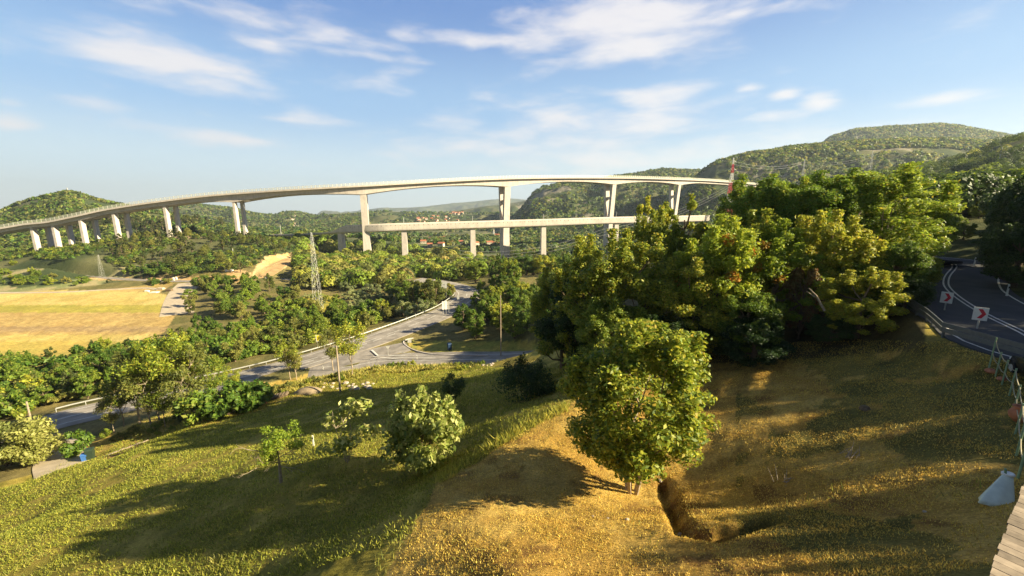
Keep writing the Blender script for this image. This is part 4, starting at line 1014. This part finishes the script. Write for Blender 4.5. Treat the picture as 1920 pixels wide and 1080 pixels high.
# ------------------------------------------------------------------ poles, pylons, signs
def pole(px, base_py, top_py, Y, label, r=.16, mt='wood', fix=True):
    a, b = ray(px, base_py); x = a*Y; z = hz1(x, Y); h = ray(px, top_py)[1]*Y-z
    o = empty('utility_pole', (x, Y, z), 0, label, 'pole')
    mb = MB(); mb.tube([(0,0,-.5),(0,0,h)], [r*1.15, r*.8], 8); mb.build('post', M[mt], o)
    if fix:
        mb = MB(); mb.box((0,0,h-.25), (.9,.08,.1)); mb.box((.38,0,h-.1), (.07,.07,.18)); mb.box((-.38,0,h-.1), (.07,.07,.18)); mb.build('crossarm', M['steel'], o)
    return o
b = hit(638, 735); pole(638, 735, 648, b.y, 'weathered wooden pole standing beside the rock heap on the verge', .17)
b = hit(941, 668, 50); pole(939, 655, 553, b.y, 'slim pale pole among the trees right of the junction', .13, 'wood', False)
b = hit(68, 838, 40); pole(66, 820, 753, b.y, 'leaning-looking pale wooden pole at the left edge beside the driveway', .17, 'wood', False)
pole(680, 530, 497, 300, 'thin pale lamp mast by the valley road', .22, 'steel', False)
pole(441, 505, 466, 370, 'thin pale mast on the pine hill below the viaduct', .3, 'steel', False)
pole(1757, 560, 455, 44, 'bare pale pole hidden in the ash tree', .05, 'wood', False) if False else None
def pylon(px, Y, top_py, label, w=3.6, arms=((.80,3.2),(.9,2.2)), mt='steel', redwhite=False, base=None, bar=.1):
    x = ray(px, 500)[0]*Y; z = hz1(x, Y)-.5 if base is None else base; x = (px-960)/FPX*(Y*CP-((ray(px, top_py)[1]*Y+z)/2)*SP)
    h = ray(px, top_py)[1]*Y-z; o = empty('lattice_pylon', (x, Y, z), 0, label, 'pylon')
    n = 12; W = lambda f: w*(1-f)*.5+.22
    zs = [h*(1-(1-i/n)**1.25) for i in range(n+1)]
    groups = [('tower', M[mt], range(n))]
    if redwhite: groups = [('tower_band', M['red' if q % 2 == 0 else 'white'], range(q*2, q*2+2)) for q in range(6)]
    for nm, mm, rr in groups:
        mb = MB()
        for i in rr:
            a, c = W(i/n), W((i+1)/n); A = [(-a,-a),(a,-a),(a,a),(-a,a)]; Cc = [(-c,-c),(c,-c),(c,c),(-c,c)]
            for q in range(4):
                p0 = Vector((*A[q], zs[i])); p1 = Vector((*Cc[q], zs[i+1])); r1 = Vector((*Cc[(q+1) % 4], zs[i+1])); r0 = Vector((*A[(q+1) % 4], zs[i]))
                mb.tube([p0, p1], bar, 4); mb.tube([p0, r1], bar*.6, 4); mb.tube([r0, p1], bar*.6, 4); mb.tube([p1, r1], bar*.6, 4)
        mb.build(nm, mm, o)
    for f, ln in arms:
        mb = MB(); zz = h*f
        for s in (-1, 1):
            mb.tube([(0,0,zz), (s*ln,0,zz+.3)], bar*.8, 4); mb.tube([(0,0,zz+h*.04), (s*ln,0,zz+.3)], bar*.6, 4); mb.tube([(s*ln,0,zz+.3),(s*ln,0,zz-.9)], bar*.7, 4)
        mb.build('crossarm', M[mt], o)
    return o, Vector((x, Y, z+h))
pylon(591, 185, 436, 'tall steel lattice pylon standing on the terrace in front of the viaducts', 3.2, ((.86,1.4),(.93,1.0)), bar=.042)
pylon(188, 330, 478, 'faint small lattice pylon on the scrubby hill at the left', 2.2, bar=.03)
pylon(1370, 560, 296, 'red and white banded lattice tower behind the right end of the viaduct', 6.5, ((.80,5),(.93,4)), 'white', True, base=-5, bar=.3)
for px, Y, tp, lab in ((1503,820,298,'lattice pylon on the bare slope, first right of the red and white tower'),(1632,900,283,'lattice pylon in the middle of the hillside'),(1678,1150,257,'tall lattice pylon high on the hillside')):
    pylon(px, Y, tp, lab, 6.5, ((.7,6),(.85,5)), bar=.17)
pole(1867, 330, 275, 330, 'pale pole on the ridge path at the right', .35, 'steel')
pylon(127, 905, 352, 'thin antenna mast on the wooded hilltop at the left', 2.5, (), bar=.4)
# power lines
def wires(pts, n, dz, r, sag, label, name='power_line'):
    mb = MB()
    for k in range(n):
        for A, B in zip(pts[:-1], pts[1:]):
            q = [A.lerp(B, t/14)+UPV*(-4*sag*(t/14)*(1-t/14)-k*dz) for t in range(15)]; mb.tube(q, r, 4)
    return tag(mb.build(name, M['shadegreen']), label, 'power line')
wires([PY(1374,302,560), PY(1503,304,820), PY(1640,290,900)], 2, 4, .14, 8, 'pair of power cables running right from the red and white tower')
wires([PY(1370,345,560), PY(1130,430,430), PY(860,470,380)], 3, 3.2, .09, 9, 'bundle of power cables crossing the valley under the railway viaduct')
def sign_board(px, base_py, Y, w, h, hpost, face, label, back='steel', name='road_sign', posts=1, draw=None, rz=None, z=None):
    a, b_ = ray(px, base_py); x = a*Y; z = hz1(x, Y) if z is None else z
    o = empty(name, (x, Y, z), 0 if rz is None else rz, label, 'sign')
    for k in range(posts):
        mb = MB(); xx = 0 if posts == 1 else (-w*.36+k*w*.72/(posts-1)); mb.tube([(xx,.05,-.3),(xx,.05,hpost+h*.8)], .045, 6); mb.build('post', M['steel'], o)
    mb = MB(); mb.box((0,0,hpost+h/2), (w,.04,h)); bd = mb.build('board', M[face], o)
    if draw: draw(o, bd, w, h, hpost)
    return o
def chevron(o, bd, w, h, hp):
    mb = MB(); zc = hp+h*.52; a = h*.36; t = w*.30
    for x0 in (-w*.20,):
        V = [(x0,zc+a),(x0+t,zc+a),(x0+t+w*.28,zc),(x0+t,zc-a),(x0,zc-a),(x0+w*.28,zc)]
        b0 = [Vector((x,-.028,z)) for x, z in V]; b1 = [Vector((x,-.022,z)) for x, z in V]
        mb.poly([b0[0],b0[1],b0[2],b0[5]]); mb.poly([b0[5],b0[2],b0[3],b0[4]])
    mb.build('chevron', M['red'], bd)
pa = PZ(1833,612,-7.35); pb = PZ(1771,578,-7.25)
for (p, rz, lab) in ((pa, -.72, 'white board with red chevron, nearer of the two on the bend'), (pb, -1.05, 'white board with red chevron, farther one on the bend, seen at an angle')):
    sign_board(0, 0, p.y, .66, .86, .42, 'white', lab, draw=chevron, rz=rz, z=p.z, name='chevron_sign').location = p
def yellowface(o, bd, w, h, hp):
    mb = MB(); mb.box((w*.06,-.024,hp+h*.53), (w*.86,.012,h*.86)); mb.build('panel', M['yellow'], bd)
b = hit(599, 652, 40); sign_board(599, 650, b.y+2.2, 1.7, 2.1, 1.6, 'white', 'yellow road sign with white edge behind the main road guard rail', posts=2, draw=yellowface, rz=.15)
def smalltext(txt, size):
    def f(o, bd, w, h, hp):
        cu = bpy.data.curves.new('lettering', 'FONT'); cu.body = txt; cu.size = size; cu.align_x = 'CENTER'; cu.extrude = .004
        t = bpy.data.objects.new('lettering', cu); dg = None; COL.objects.link(t)
        bpy.context.view_layer.update(); me = bpy.data.meshes.new_from_object(t.evaluated_get(bpy.context.evaluated_depsgraph_get())); bpy.data.objects.remove(t)
        mo = link('lettering', me, bd, M['black']); mo.location = (0,-.03,hp+h*.45); mo.rotation_euler = (math.pi/2,0,0)
    return f
sign_board(833, 548, 165, 2.3, 2.9, 5.4, 'white', 'large white sign with small dark marks in front of the shaded bend', posts=2, draw=smalltext('11', .9))
def panels(o, bd, w, h, hp): pass
o = empty('direction_panels', (ray(836, 585)[0]*142, 142, hz1(ray(836, 585)[0]*142, 142)), .25, 'pair of pale upright direction panels beside the main road guard rail', 'sign')
for k, w in ((-.95,.75),(.1,1.0),(1.1,.45)):
    mb = MB(); mb.box((k,0,3.5), (w,.05,3.1)); mb.build('board', M['white'] if k < 1 else M['steel'], o); mb = MB(); mb.tube([(k,.06,-.3),(k,.06,3.6)], .06, 6); mb.build('post', M['steel'], o)
sign_board(859, 562, 160, .9, 1.6, 1.3, 'white', 'small grey upright sign at the start of the bend', posts=2)
b = hit(728, 668, 50); o = empty('give_way_sign', b, 0, 'triangular give way sign seen from behind at the junction', 'sign')
mb = MB(); mb.tube([(0,0,-.2),(0,0,2.3)], .05, 6); mb.build('post', M['steel'], o)
mb = MB(); mb.loft([[(-.55,-.02,2.9),(.55,-.02,2.9),(.09,-.02,2.0),(-.09,-.02,2.0)],[(-.55,.02,2.9),(.55,.02,2.9),(.09,.02,2.0),(-.09,.02,2.0)]]); mb.build('board', M['white'], o)
b = hit(768, 648, 50)
sign_board(768, 646, b.y, 1.1, 1.0, .9, 'white', 'small white sign on the grass corner of the junction', draw=None, posts=1)
for px, py, lab in ((762,598,'first'),(779,592,'second'),(784,589,'third'),(782,672,'x'),(113,817,'x'),(606,692,'x'),(1887,555,'x'),(1826,498,'y'),(588,835,'stake')):
    b = hit(px, py+2, 15); h = 1.1
    labs = {'first':'white delineator post behind the guard rail, leftmost of three','second':'white delineator post behind the guard rail, middle of three','third':'white delineator post behind the guard rail, rightmost of three',
     'y':'white marker post on the outside of the hill road bend','stake':'short white stake in the shaded grass above the half-bare tree'}
    lb = labs.get(lab) or {782:'white marker post beside the side road',113:'slim marker post beside the road at the left edge',606:'slim marker post at the near edge of the main road',1887:'small marker post on the dark bank across the hill road'}[px]
    o = empty('marker_post', b, 0, lb, 'post'); mb = MB(); mb.loft([[(-.07,-.03,-.1),(.07,-.03,-.1),(.07,.05,-.1),(-.07,.05,-.1)],[(-.06,-.02,h),(.06,-.02,h),(.06,.03,h+.06),(-.06,.03,h+.06)]]); mb.build('post', M['white'], o)
    mb = MB(); mb.box((0,-.034,h*.8), (.1,.012,.18)); mb.build('reflector', M['black'], o)

# ------------------------------------------------------------------ bins, logs, rocks by the verge
def wheelie(px, py, w, h, mt, label, cat='bin'):
    b = hit(px, py, 30); o = empty('bin', b, .5, label, cat)
    mb = MB(); mb.loft([[(-w*.42,-w*.42,0),(w*.42,-w*.42,0),(w*.42,w*.42,0),(-w*.42,w*.42,0)],[(-w*.5,-w*.5,h*.88),(w*.5,-w*.5,h*.88),(w*.5,w*.5,h*.88),(-w*.5,w*.5,h*.88)]]); mb.build('body', M[mt], o)
    mb = MB(); mb.loft([[(-w*.54,-w*.54,h*.885),(w*.54,-w*.54,h*.885),(w*.54,w*.54,h*.885),(-w*.54,w*.54,h*.885)],[(-w*.5,-w*.4,h),(w*.5,-w*.4,h),(w*.5,w*.5,h*1.03),(-w*.5,w*.5,h*1.03)]]); mb.build('lid', M[mt], o)
    for s in (-1, 1):
        mb = MB(); mb.tube([(s*w*.40,w*.5,.1),(s*w*.52,w*.5,.1)], .1, 10); mb.build('wheel', M['black'], o)
    return o
wheelie(160, 864, .75, 1.3, 'blue', 'blue plastic bin beside the green bush by the driveway')
wheelie(171, 861, .95, 1.9, 'darkgreen', 'large dark green bin right of the blue bin')
wheelie(843, 656, 1.0, 1.9, 'darkblue', 'dark blue waste container in the shade on the grass corner')
def rock(px, py, s, label, mt='rock', group=None, name='rock'):
    b = hit(px, py, 5); rs = np.random.default_rng(int(px*7+py)); mb = MB(); k = 7; rings = []
    for i, (f, z) in enumerate(((.7,-.3),(1,.05),(.85,.45),(.4,.7))):
        rings.append([Vector((math.cos(2*math.pi*q/k)*f*s*rs.uniform(.75,1.2), math.sin(2*math.pi*q/k)*f*s*rs.uniform(.75,1.2), z*s*rs.uniform(.85,1.15))) for q in range(k)])
    mb.loft(rings); o = mb.build(name, M[mt]); o.location = b; o.rotation_euler.z = rs.uniform(0, 6); return tag(o, label, 'rock' if name == 'rock' else name.replace('_', ' '), group)
rr = random.Random(4)
for i in range(26):
    rock(rr.uniform(602, 700), rr.uniform(718, 732)-0.0, rr.uniform(.25,.65), 'pale limestone rock in the heap around the wooden pole', group='rocks heaped beside the wooden pole')
for i in range(30):
    rock(rr.uniform(770, 925), rr.uniform(681, 686), rr.uniform(.2,.45), 'pale stone in the low wall along the side road', group='stones along the side road')
for i in range(6):
    b = hit(506+i*6.2, 750-i*1.7, 30); mb = MB(); mb.tube([(0,-.9,.32),(0,.9,.32)], .34, 10); o = mb.build('log', M['bark']); o.location = b; o.rotation_euler.z = .25
    tag(o, 'round dark log lying in the row on the verge', 'log', 'row of logs on the verge')
b = hit(494, 757, 30); o = empty('stump', b, 0, 'reddish tree stump at the left end of the row of logs', 'stump'); mb = MB(); mb.tube([(0,0,-.2),(0,0,.4),(.05,0,1.1)], [.75,.55,.5], 9); mb.build('wood', M['clay'], o)
for i in range(5):
    b = hit(205+i*15, 853-i*5.5, 30); mb = MB(); mb.box((0,0,.08), (1.9,.22,.12)); o = mb.build('plank', M['wood']); o.location = b; o.rotation_euler = (.02,-.1,.9+.2*(i % 2)); tag(o, 'old plank lying on the bare vegetable bed', 'plank', 'planks on the vegetable bed')
# mown heap of gravel beside the pole
b = hit(580, 736, 30); rs = np.random.default_rng(3); mb = MB(); rings = []
for f, z in ((1.05,-.3),(1,0),(.72,.5),(.4,.78),(.1,.9)): rings.append([Vector((math.cos(2*math.pi*q/14)*3.0*f*rs.uniform(.92,1.08), math.sin(2*math.pi*q/14)*1.8*f*rs.uniform(.92,1.08), z*1.3)) for q in range(14)])
mb.loft(rings); o = mb.build('gravel_heap', M['dirtheap'], None, True); o.location = b; tag(o, 'brown heap of gravel on the verge left of the wooden pole', 'heap')
# fallen pale branch in the clump
A, B = PY(1516,540,31.5), PY(1546,583,30.5)
mb = MB(); mb.tube([A, A.lerp(B, .4)+Vector((.1,0,.1)), B], [.04,.07,.10], 6); mb.tube([A.lerp(B,.4), PY(1512,546,31.6)], [.05,.02], 5); tag(mb.build('broken_branch', M['palebark']), 'bare pale broken branch hanging out of the clump', 'branch')
# cut branches on the lawn
for i, (px, py) in enumerate(((1590,862),(1470,905))):
    b = hit(px, py); mb = MB(); rs = np.random.default_rng(i)
    for k in range(16):
        a = rs.uniform(-.9, .9)+.4; p = Vector((rs.normal()*.25, rs.normal()*.15, .03+rs.uniform(0,.12))); q = p+Vector((math.cos(a), math.sin(a), rs.uniform(-.02,.25)))*rs.uniform(.4,1.1); mb.tube([p, q], [.015,.006], 4)
    o = mb.build('cut_branches', M['palebark']); o.location = b; tag(o, ['small pile of cut branches at the edge of the shade on the lawn', 'few dry cut branches in the hollow of the lawn'][i], 'branches')
# small weed tufts on the lawn and the dark burrow hole
b = hit(1622, 765); rock(1622, 768, .28, 'dark molehill in the sunlit part of the lawn', 'bark', name='molehill')
for i, (px, py, sz) in enumerate(((1176,975,.09),(1140,972,.05),(1112,968,.05),(1734,960,.06),(1238,902,.13),(1276,1004,.12))):
    rock(px, py, sz, 'small pale stone lying on the mown lawn', group='small stones on the lawn')

# ------------------------------------------------------------------ fence, deck and things at the right edge
fp = [(1854,690,1.65),(1866,706,1.3),(1878,722,1.3),(1892,742,1.35),(1899,775,1.3),(1903,815,1.3),(1905,855,1.3),(1908,898,1.35)]
fo = None; tops = []
fb = [hit(a, c_) for a, c_, h in fp]
fo = empty('rope_fence', fb[0], 0, 'thin post fence with two slack ropes along the right edge of the lawn', 'fence')
for (b, (a, c_, h)) in zip(fb, fp):
    lean = Vector((.10, .05, 0)); t = b+UPV*h+lean; tops.append((b, t)); mb = MB(); mb.tube([b-UPV*.3, t], .035, 6); child(mb.build('post', M['greenpost']), fo)
for f in (.92, .5):
    mb = MB()
    for (a0, a1), (c0, c1) in zip(tops[:-1], tops[1:]):
        A, B = a0.lerp(a1, f), c0.lerp(c1, f); mb.tube([A.lerp(B, t/8)-UPV*(4*.12*(t/8)*(1-t/8)) for t in range(9)], .018, 5, cap=False)
    child(mb.build('rope', M['rope']), fo)
rock(1858, 697, .24, 'yellowish stone with a dark side below the first fence post', 'clay')
rock(1879, 712, .2, 'reddish stone beside the second fence post', 'clay', group=None)
b = hit(1909, 790); o = empty('clay_pot', b, 0, 'round terracotta pot beside the fence at the right edge', 'pot'); mb = MB(); k = 14
mb.loft([[Vector((math.cos(2*math.pi*q/k)*f, math.sin(2*math.pi*q/k)*f, z)) for q in range(k)] for f, z in ((.16,0),(.30,.18),(.33,.36),(.26,.52),(.20,.58),(.26,.64),(.26,.68),(.18,.66),(.16,.5))]); mb.build('body', M['clay'], o, True)
# tarpaulin cone
b = hit(1868, 944); tip = PY(1890, 890, b.y+.55)-b
o = empty('tarpaulin', b, 0, 'pale grey-blue pleated tarpaulin hanging from the lower end of the fence', 'tarpaulin')
mb = MB(); rings = []; n = 26
for f in np.linspace(0, 1, 8):
    w = .12+.34*(1-f)**.9; ring = []
    for q in range(n):
        a = 2*math.pi*q/n; pl = 1+.10*math.cos(a*6)*(1-f)
        ring.append(tip*f+Vector((math.cos(a)*w*pl*1.05, math.sin(a)*w*.5*pl, .02)))
    rings.append(ring)
mb.loft(rings); mb.build('cloth', M['cloth'], o, True)
mb = MB(); mb.loft([[tip+Vector((math.cos(2*math.pi*q/12)*r_, math.sin(2*math.pi*q/12)*r_*.8, z)) for q in range(12)] for r_, z in ((.15,-.03),(.165,.03),(.14,.06),(.08,.03))]); mb.build('collar', M['white'], o, True)
mb = MB(); mb.tube([tip+Vector((-.08,0,.0)), tip+Vector((-.12,0,.2))], .03, 6); mb.build('strap', M['greenpost'], o)
# wooden deck
zd = -4.0; E0, E1 = PZ(1850,1085,zd), PZ(1922,900,zd); d = (E1-E0).normalized(); nn = Vector((d.y, -d.x, 0)); Ld = 6.5
o = empty('wooden_deck', E0, 0, 'grey-brown plank deck in the bottom right corner', 'deck')
E00 = E0-d*2.0; k = 0; s = 0; rs = np.random.default_rng(5)
ang = math.atan2(nn.y, nn.x)
while s < Ld+2:
    mb = MB(); mb.box(E00+d*s+nn*(2.0+rs.uniform(-.01,.015))+UPV*rs.uniform(-.004,.004), (4.0,.138,.03), ang)
    child(mb.build('board', M['deckwood'] if 'deckwood' in M else M['wood']), o); s += .146
mb = MB(); mb.box(E00+d*(Ld/2+1)+nn*2.0-UPV*.13, (3.9,Ld+1.8,.2), ang); child(mb.build('joist_frame', M['bark']), o)
for q in (0.4, 3.2, 6.2):
    p = E00+d*q+nn*.35; g = hz1(p.x, p.y); mb = MB(); mb.box(Vector((p.x,p.y,(zd-.2+g-.3)/2)), (.16,.16,zd-.2-g+.3), ang); child(mb.build('leg', M['bark']), o)
# parked car at the right edge
def car(loc, rz, label, paint='carpaint', s=1.0, name='parked_car', group=None):
    o = empty(name, loc, rz, label, 'car', group); o.scale = (s, s, s)
    def sec(x, w, z0, z1): return [Vector((x,-w,z0)),Vector((x,-w*1.02,(z0+z1)/2)),Vector((x,-w*.93,z1)),Vector((x,w*.93,z1)),Vector((x,w*1.02,(z0+z1)/2)),Vector((x,w,z0))]
    mb = MB(); mb.loft([sec(-2.1,.74,.4,.75), sec(-2.0,.83,.3,.95), sec(-1.2,.87,.26,1.0), sec(1.0,.87,.26,.97), sec(1.8,.83,.28,.85), sec(2.1,.70,.38,.68)]); mb.build('body', M[paint], o, True)
    mb = MB(); mb.loft([sec(-1.75,.70,.96,1.02), sec(-1.35,.68,.98,1.40), sec(-.4,.68,.98,1.46), sec(.3,.66,.98,1.42), sec(1.1,.70,.94,1.0)]); cb = mb.build('cabin', M['window'], o, True)
    mb = MB(); mb.loft([sec(-1.3,.62,1.41,1.44), sec(-.4,.64,1.45,1.50), sec(.28,.60,1.42,1.45)]); mb.build('roof', M[paint], cb, True)
    for x in (-1.3, 1.3):
        for y in (-.82, .82):
            mb = MB(); mb.tube([(x,y-.1,.32),(x,y+.1,.32)], .32, 16); w = mb.build('wheel', M['black'], o)
            mb = MB(); mb.tube([(x,y-.115,.32),(x,y+.115,.32)], .19, 12); mb.build('rim', M['steel'], w)
    for y in (-.6, .6):
        mb = MB(); mb.box((2.02,y,.66), (.12,.3,.14)); mb.build('headlight', M['white'], o)
        mb = MB(); mb.box((-2.06,y,.8), (.08,.24,.14)); mb.build('tail_light', M['red'], o)
    return o
p = PZ(1968, 745, -8.6); p.z = hz1(p.x, p.y); car(p, 1.0, 'dark car parked at the right edge beyond the fence')
for (px, py, Y, pt, rz, lab) in ((645,521,318,'carwhite',.2,'white car on the valley road, leftmost of three near the lamp mast'),(663,516,322,'carpaint',.2,'dark car on the valley road just left of the lamp mast'),(684,513,326,'carpaint',.3,'dark car on the valley road just right of the lamp mast'),(502,523,0,'carwhite',0,'white car on the valley road below the dirt track')):
    b = hit(px, py, 150) if Y == 0 else PY(px, py, Y); b.z = hz1(b.x, b.y); car(b, rz, lab, pt, 1.15)
# white things in the construction yard
for i, (px, py, w, h, mt, lab) in enumerate(((276,547,2.4,1.2,'white','white sack at the left end of the construction yard'),(302,543,4.2,1.6,'rock','grey block in the construction yard'),(318,546,3.6,1.7,'bark','dark machine-like heap in the construction yard'),
    (290,549,5,.8,'white','low white stack in the construction yard'),(326,526,1.2,2.6,'white','left white upright post sign beside the yard entrance'),(331,525,1.2,2.6,'white','right white upright post sign beside the yard entrance'),(430,508,5,1.4,'white','white van-sized shed on the bare earth mound'),(680,508,2,2.4,'white','white board beside the valley road'))):
    b = hit(px, py, 100); mb = MB()
    mb.loft([[(-w/2,-w*.3,-.2),(w/2,-w*.3,-.2),(w/2,w*.3,-.2),(-w/2,w*.3,-.2)],[(-w/2,-w*.3,h*.8),(w/2,-w*.3,h*.7),(w/2,w*.3,h*.7),(-w/2,w*.3,h*.8)],[(-w*.3,-w*.2,h),(w*.35,-w*.1,h*.95),(w*.35,w*.1,h*.95),(-w*.3,w*.2,h)]])
    o = mb.build('site_object', M[mt]); o.location = b; tag(o, lab, 'site object'); o.name = ['sack','block','rubble_heap','stacked_panels','post_sign','post_sign','shed','board'][i]; o['category'] = ['sack','block','heap','stack','sign','sign','shed','board'][i]

# ------------------------------------------------------------------ far villages
def house(X, Y, s, rz, label, group, roof='tile'):
    z = hz1(X, Y); o = empty('house', (X, Y, z-.5), rz, label, 'house', group)
    w, d_, h = 9*s, 7*s, 5.0*s
    mb = MB(); mb.loft([[(-w/2,-d_/2,0),(w/2,-d_/2,0),(w/2,d_/2,0),(-w/2,d_/2,0)],[(-w/2,-d_/2,h),(w/2,-d_/2,h),(w/2,d_/2,h),(-w/2,d_/2,h)]]); wl_ = mb.build('wall', M['plaster'], o)
    mb = MB(); e = .5*s; mb.loft([[(-w/2-e,-d_/2-e,h-.1),(w/2+e,-d_/2-e,h-.1),(w/2+e,0,h+2.3*s),(-w/2-e,0,h+2.3*s)],[(-w/2-e,d_/2+e,h-.1),(w/2+e,d_/2+e,h-.1),(w/2+e,.02,h+2.31*s),(-w/2-e,.02,h+2.31*s)]]); mb.build('roof', M[roof], o)
    for k in (-1, 0, 1):
        mb = MB(); mb.box((k*w*.3,-d_/2-.03,h*.6), (w*.12,.1,h*.25)); mb.build('window', M['window'], o)
rr = random.Random(12)
for (px0, px1, py0, py1, n, sc, grp, lab, y0) in ((782,860,407,418,26,.75,'houses of the red-roofed village above the railway viaduct','house in the red-roofed village seen above the railway viaduct',900),
    (835,870,400,404,8,.9,'houses on the ridge above the village','house on the ridge above the red-roofed village',900),
    (778,905,444,464,26,1.0,'houses in the valley between the railway piers','house in the valley seen below the railway viaduct',500),
    (895,935,448,470,12,1.0,'houses at the foot of the hill by the church','house near the church at the foot of the hill',450)):
    for i in range(n):
        b = hit(rr.uniform(px0, px1), rr.uniform(py0, py1), y0, 6000); house(b.x, b.y, sc*rr.uniform(.8,1.2)*(b.y/1000 if b.y > 1200 else 1)*.9, rr.uniform(-.7,.7), lab, grp)
b = hit(928, 446, 450, 4000); sc_ = b.y/900
o = empty('church', b, 0, 'small white church with pointed bell tower beside the motorway pier', 'church')
mb = MB(); mb.box((5*sc_,0,3*sc_), (11*sc_,6*sc_,7*sc_)); mb.build('nave', M['plaster'], o)
mb = MB(); mb.loft([[(-.6*sc_,-3.4*sc_,6.4*sc_),(10.6*sc_,-3.4*sc_,6.4*sc_),(10.6*sc_,0,9.2*sc_),(-.6*sc_,0,9.2*sc_)],[(-.6*sc_,3.4*sc_,6.4*sc_),(10.6*sc_,3.4*sc_,6.4*sc_),(10.6*sc_,.02,9.22*sc_),(-.6*sc_,.02,9.22*sc_)]]); mb.build('roof', M['tile'], o)
mb = MB(); mb.box((-2.4*sc_,0,7*sc_), (3.6*sc_,3.6*sc_,15*sc_)); tw = mb.build('bell_tower', M['white'], o)
mb = MB(); mb.loft([[(-2.4*sc_+a*2*sc_, c*2*sc_, 14.5*sc_) for a, c in ((-1,-1),(1,-1),(1,1),(-1,1))],[(-2.4*sc_+a*.1*sc_, c*.1*sc_, 20*sc_) for a, c in ((-1,-1),(1,-1),(1,1),(-1,1))]]); mb.build('spire', M['plaster'], tw)

# ------------------------------------------------------------------ grass on the near slopes
def grass(name, test, n, seed, hr, wd, key, xr, yr):
    rs = np.random.default_rng(seed)
    X = rs.uniform(*xr, n); Y = yr[0]*np.exp(rs.uniform(0, math.log(yr[1]/yr[0]), n))
    k = test(X, Y, rs); X, Y = X[k], Y[k]; Z = height(X, Y); m = len(X)
    h = rs.uniform(*hr, m)*(1+Y/60); a = rs.uniform(0, 6.283, m); ln = rs.normal(size=(m,2))*h[:,None]*.55
    w = wd*(1+Y/30)*rs.uniform(.6,1.4,m); dx, dy = np.cos(a)*w, np.sin(a)*w
    V = np.stack([np.stack([X-dx, Y-dy, Z-.02], -1), np.stack([X+dx, Y+dy, Z-.02], -1), np.stack([X+ln[:,0], Y+ln[:,1], Z+h], -1)], 1).reshape(-1, 3)
    cs, wt = PAL[key]; cc = np.array(cs)[rs.choice(len(cs), m, p=np.array(wt)/sum(wt))]*rs.uniform(.75,1.25,(m,1))
    me = npmesh(name, V, np.arange(m*3).reshape(-1, 3), cc); me.materials.append(M['grassblade']); o = link(name, me); o['kind'] = 'stuff'; return o
def pxy(X, Y):
    Z = height(X, Y, False); return proj(X, Y, Z)
LAWN = [(620,1300),(820,905),(940,835),(1060,770),(1130,700),(1500,640),(1760,640),(1860,640),(2100,700),(2300,1500),(620,1500)]
def t_lawn(X, Y, rs):
    px, py = pxy(X, Y); return inpoly(px, py, LAWN) & (fbm(X/1.3, Y/1.3, 3, 91)+rs.uniform(-.25,.25,len(X)) > .40)
def t_slope(X, Y, rs):
    px, py = pxy(X, Y); return ~inpoly(px, py, LAWN) & (py > 690) & (px > -60) & (px < 1100) & (fbm(X/2.3, Y/2.3, 3, 92)+rs.uniform(-.2,.2,len(X)) > .42)
def t_ridge(X, Y, rs):
    px, py = pxy(X, Y); d, _ = polydist(px, py, [Vector((820,903,0)), Vector((880,868,0)), Vector((945,828,0)), Vector((1000,796,0)), Vector((1060,768,0))]); return d < 7
def t_verge(X, Y, rs):
    px, py = pxy(X, Y); return inpoly(px, py, [(150,850),(330,790),(430,770),(560,735),(700,700),(900,690),(900,680),(690,692),(480,735),(200,818)])
grass('mown_dry_grass', t_lawn, 480000, 81, (.018,.06), .014, 'gold', (-10, 42), (7, 42))
grass('slope_grass', t_slope, 380000, 82, (.04,.14), .018, 'slope', (-75, 12), (14, 85))
grass('ridge_grass', t_ridge, 16000, 83, (.15,.42), .014, 'slope', (-8, 8), (17, 32))
def t_weed(X, Y, rs):
    px, py = pxy(X, Y); return (py > 660) & (px > -60) & (px < 1900) & (~inpoly(px, py, LAWN) | (rs.uniform(0, 1, len(X)) < .12)) & (fbm(X/1.6, Y/1.6, 3, 95) > .63) & (fbm(X/9, Y/9, 2, 96) > .45)
grass('tall_weeds', t_weed, 200000, 85, (.08,.28), .012, 'verge', (-75, 40), (10, 85))
grass('verge_grass', t_verge, 110000, 84, (.12,.38), .03, 'verge', (-70, 5), (45, 95))

# ------------------------------------------------------------------ haze
mb = MB(); mb.box((0, 5200, 330), (26000, 13600, 1000)); hzo = mb.build('haze', bpy.data.materials.new('haze')); hzo['kind'] = 'stuff'
hm = hzo.data.materials[0]; hm.use_nodes = True; hn = hm.node_tree.nodes; hn.clear()
pv = hn.new('ShaderNodeVolumePrincipled'); pv.inputs['Color'].default_value = (.70, .83, 1, 1); pv.inputs['Density'].default_value = 7e-5; pv.inputs['Anisotropy'].default_value = .2
ho = hn.new('ShaderNodeOutputMaterial'); hm.node_tree.links.new(pv.outputs[0], ho.inputs['Volume'])
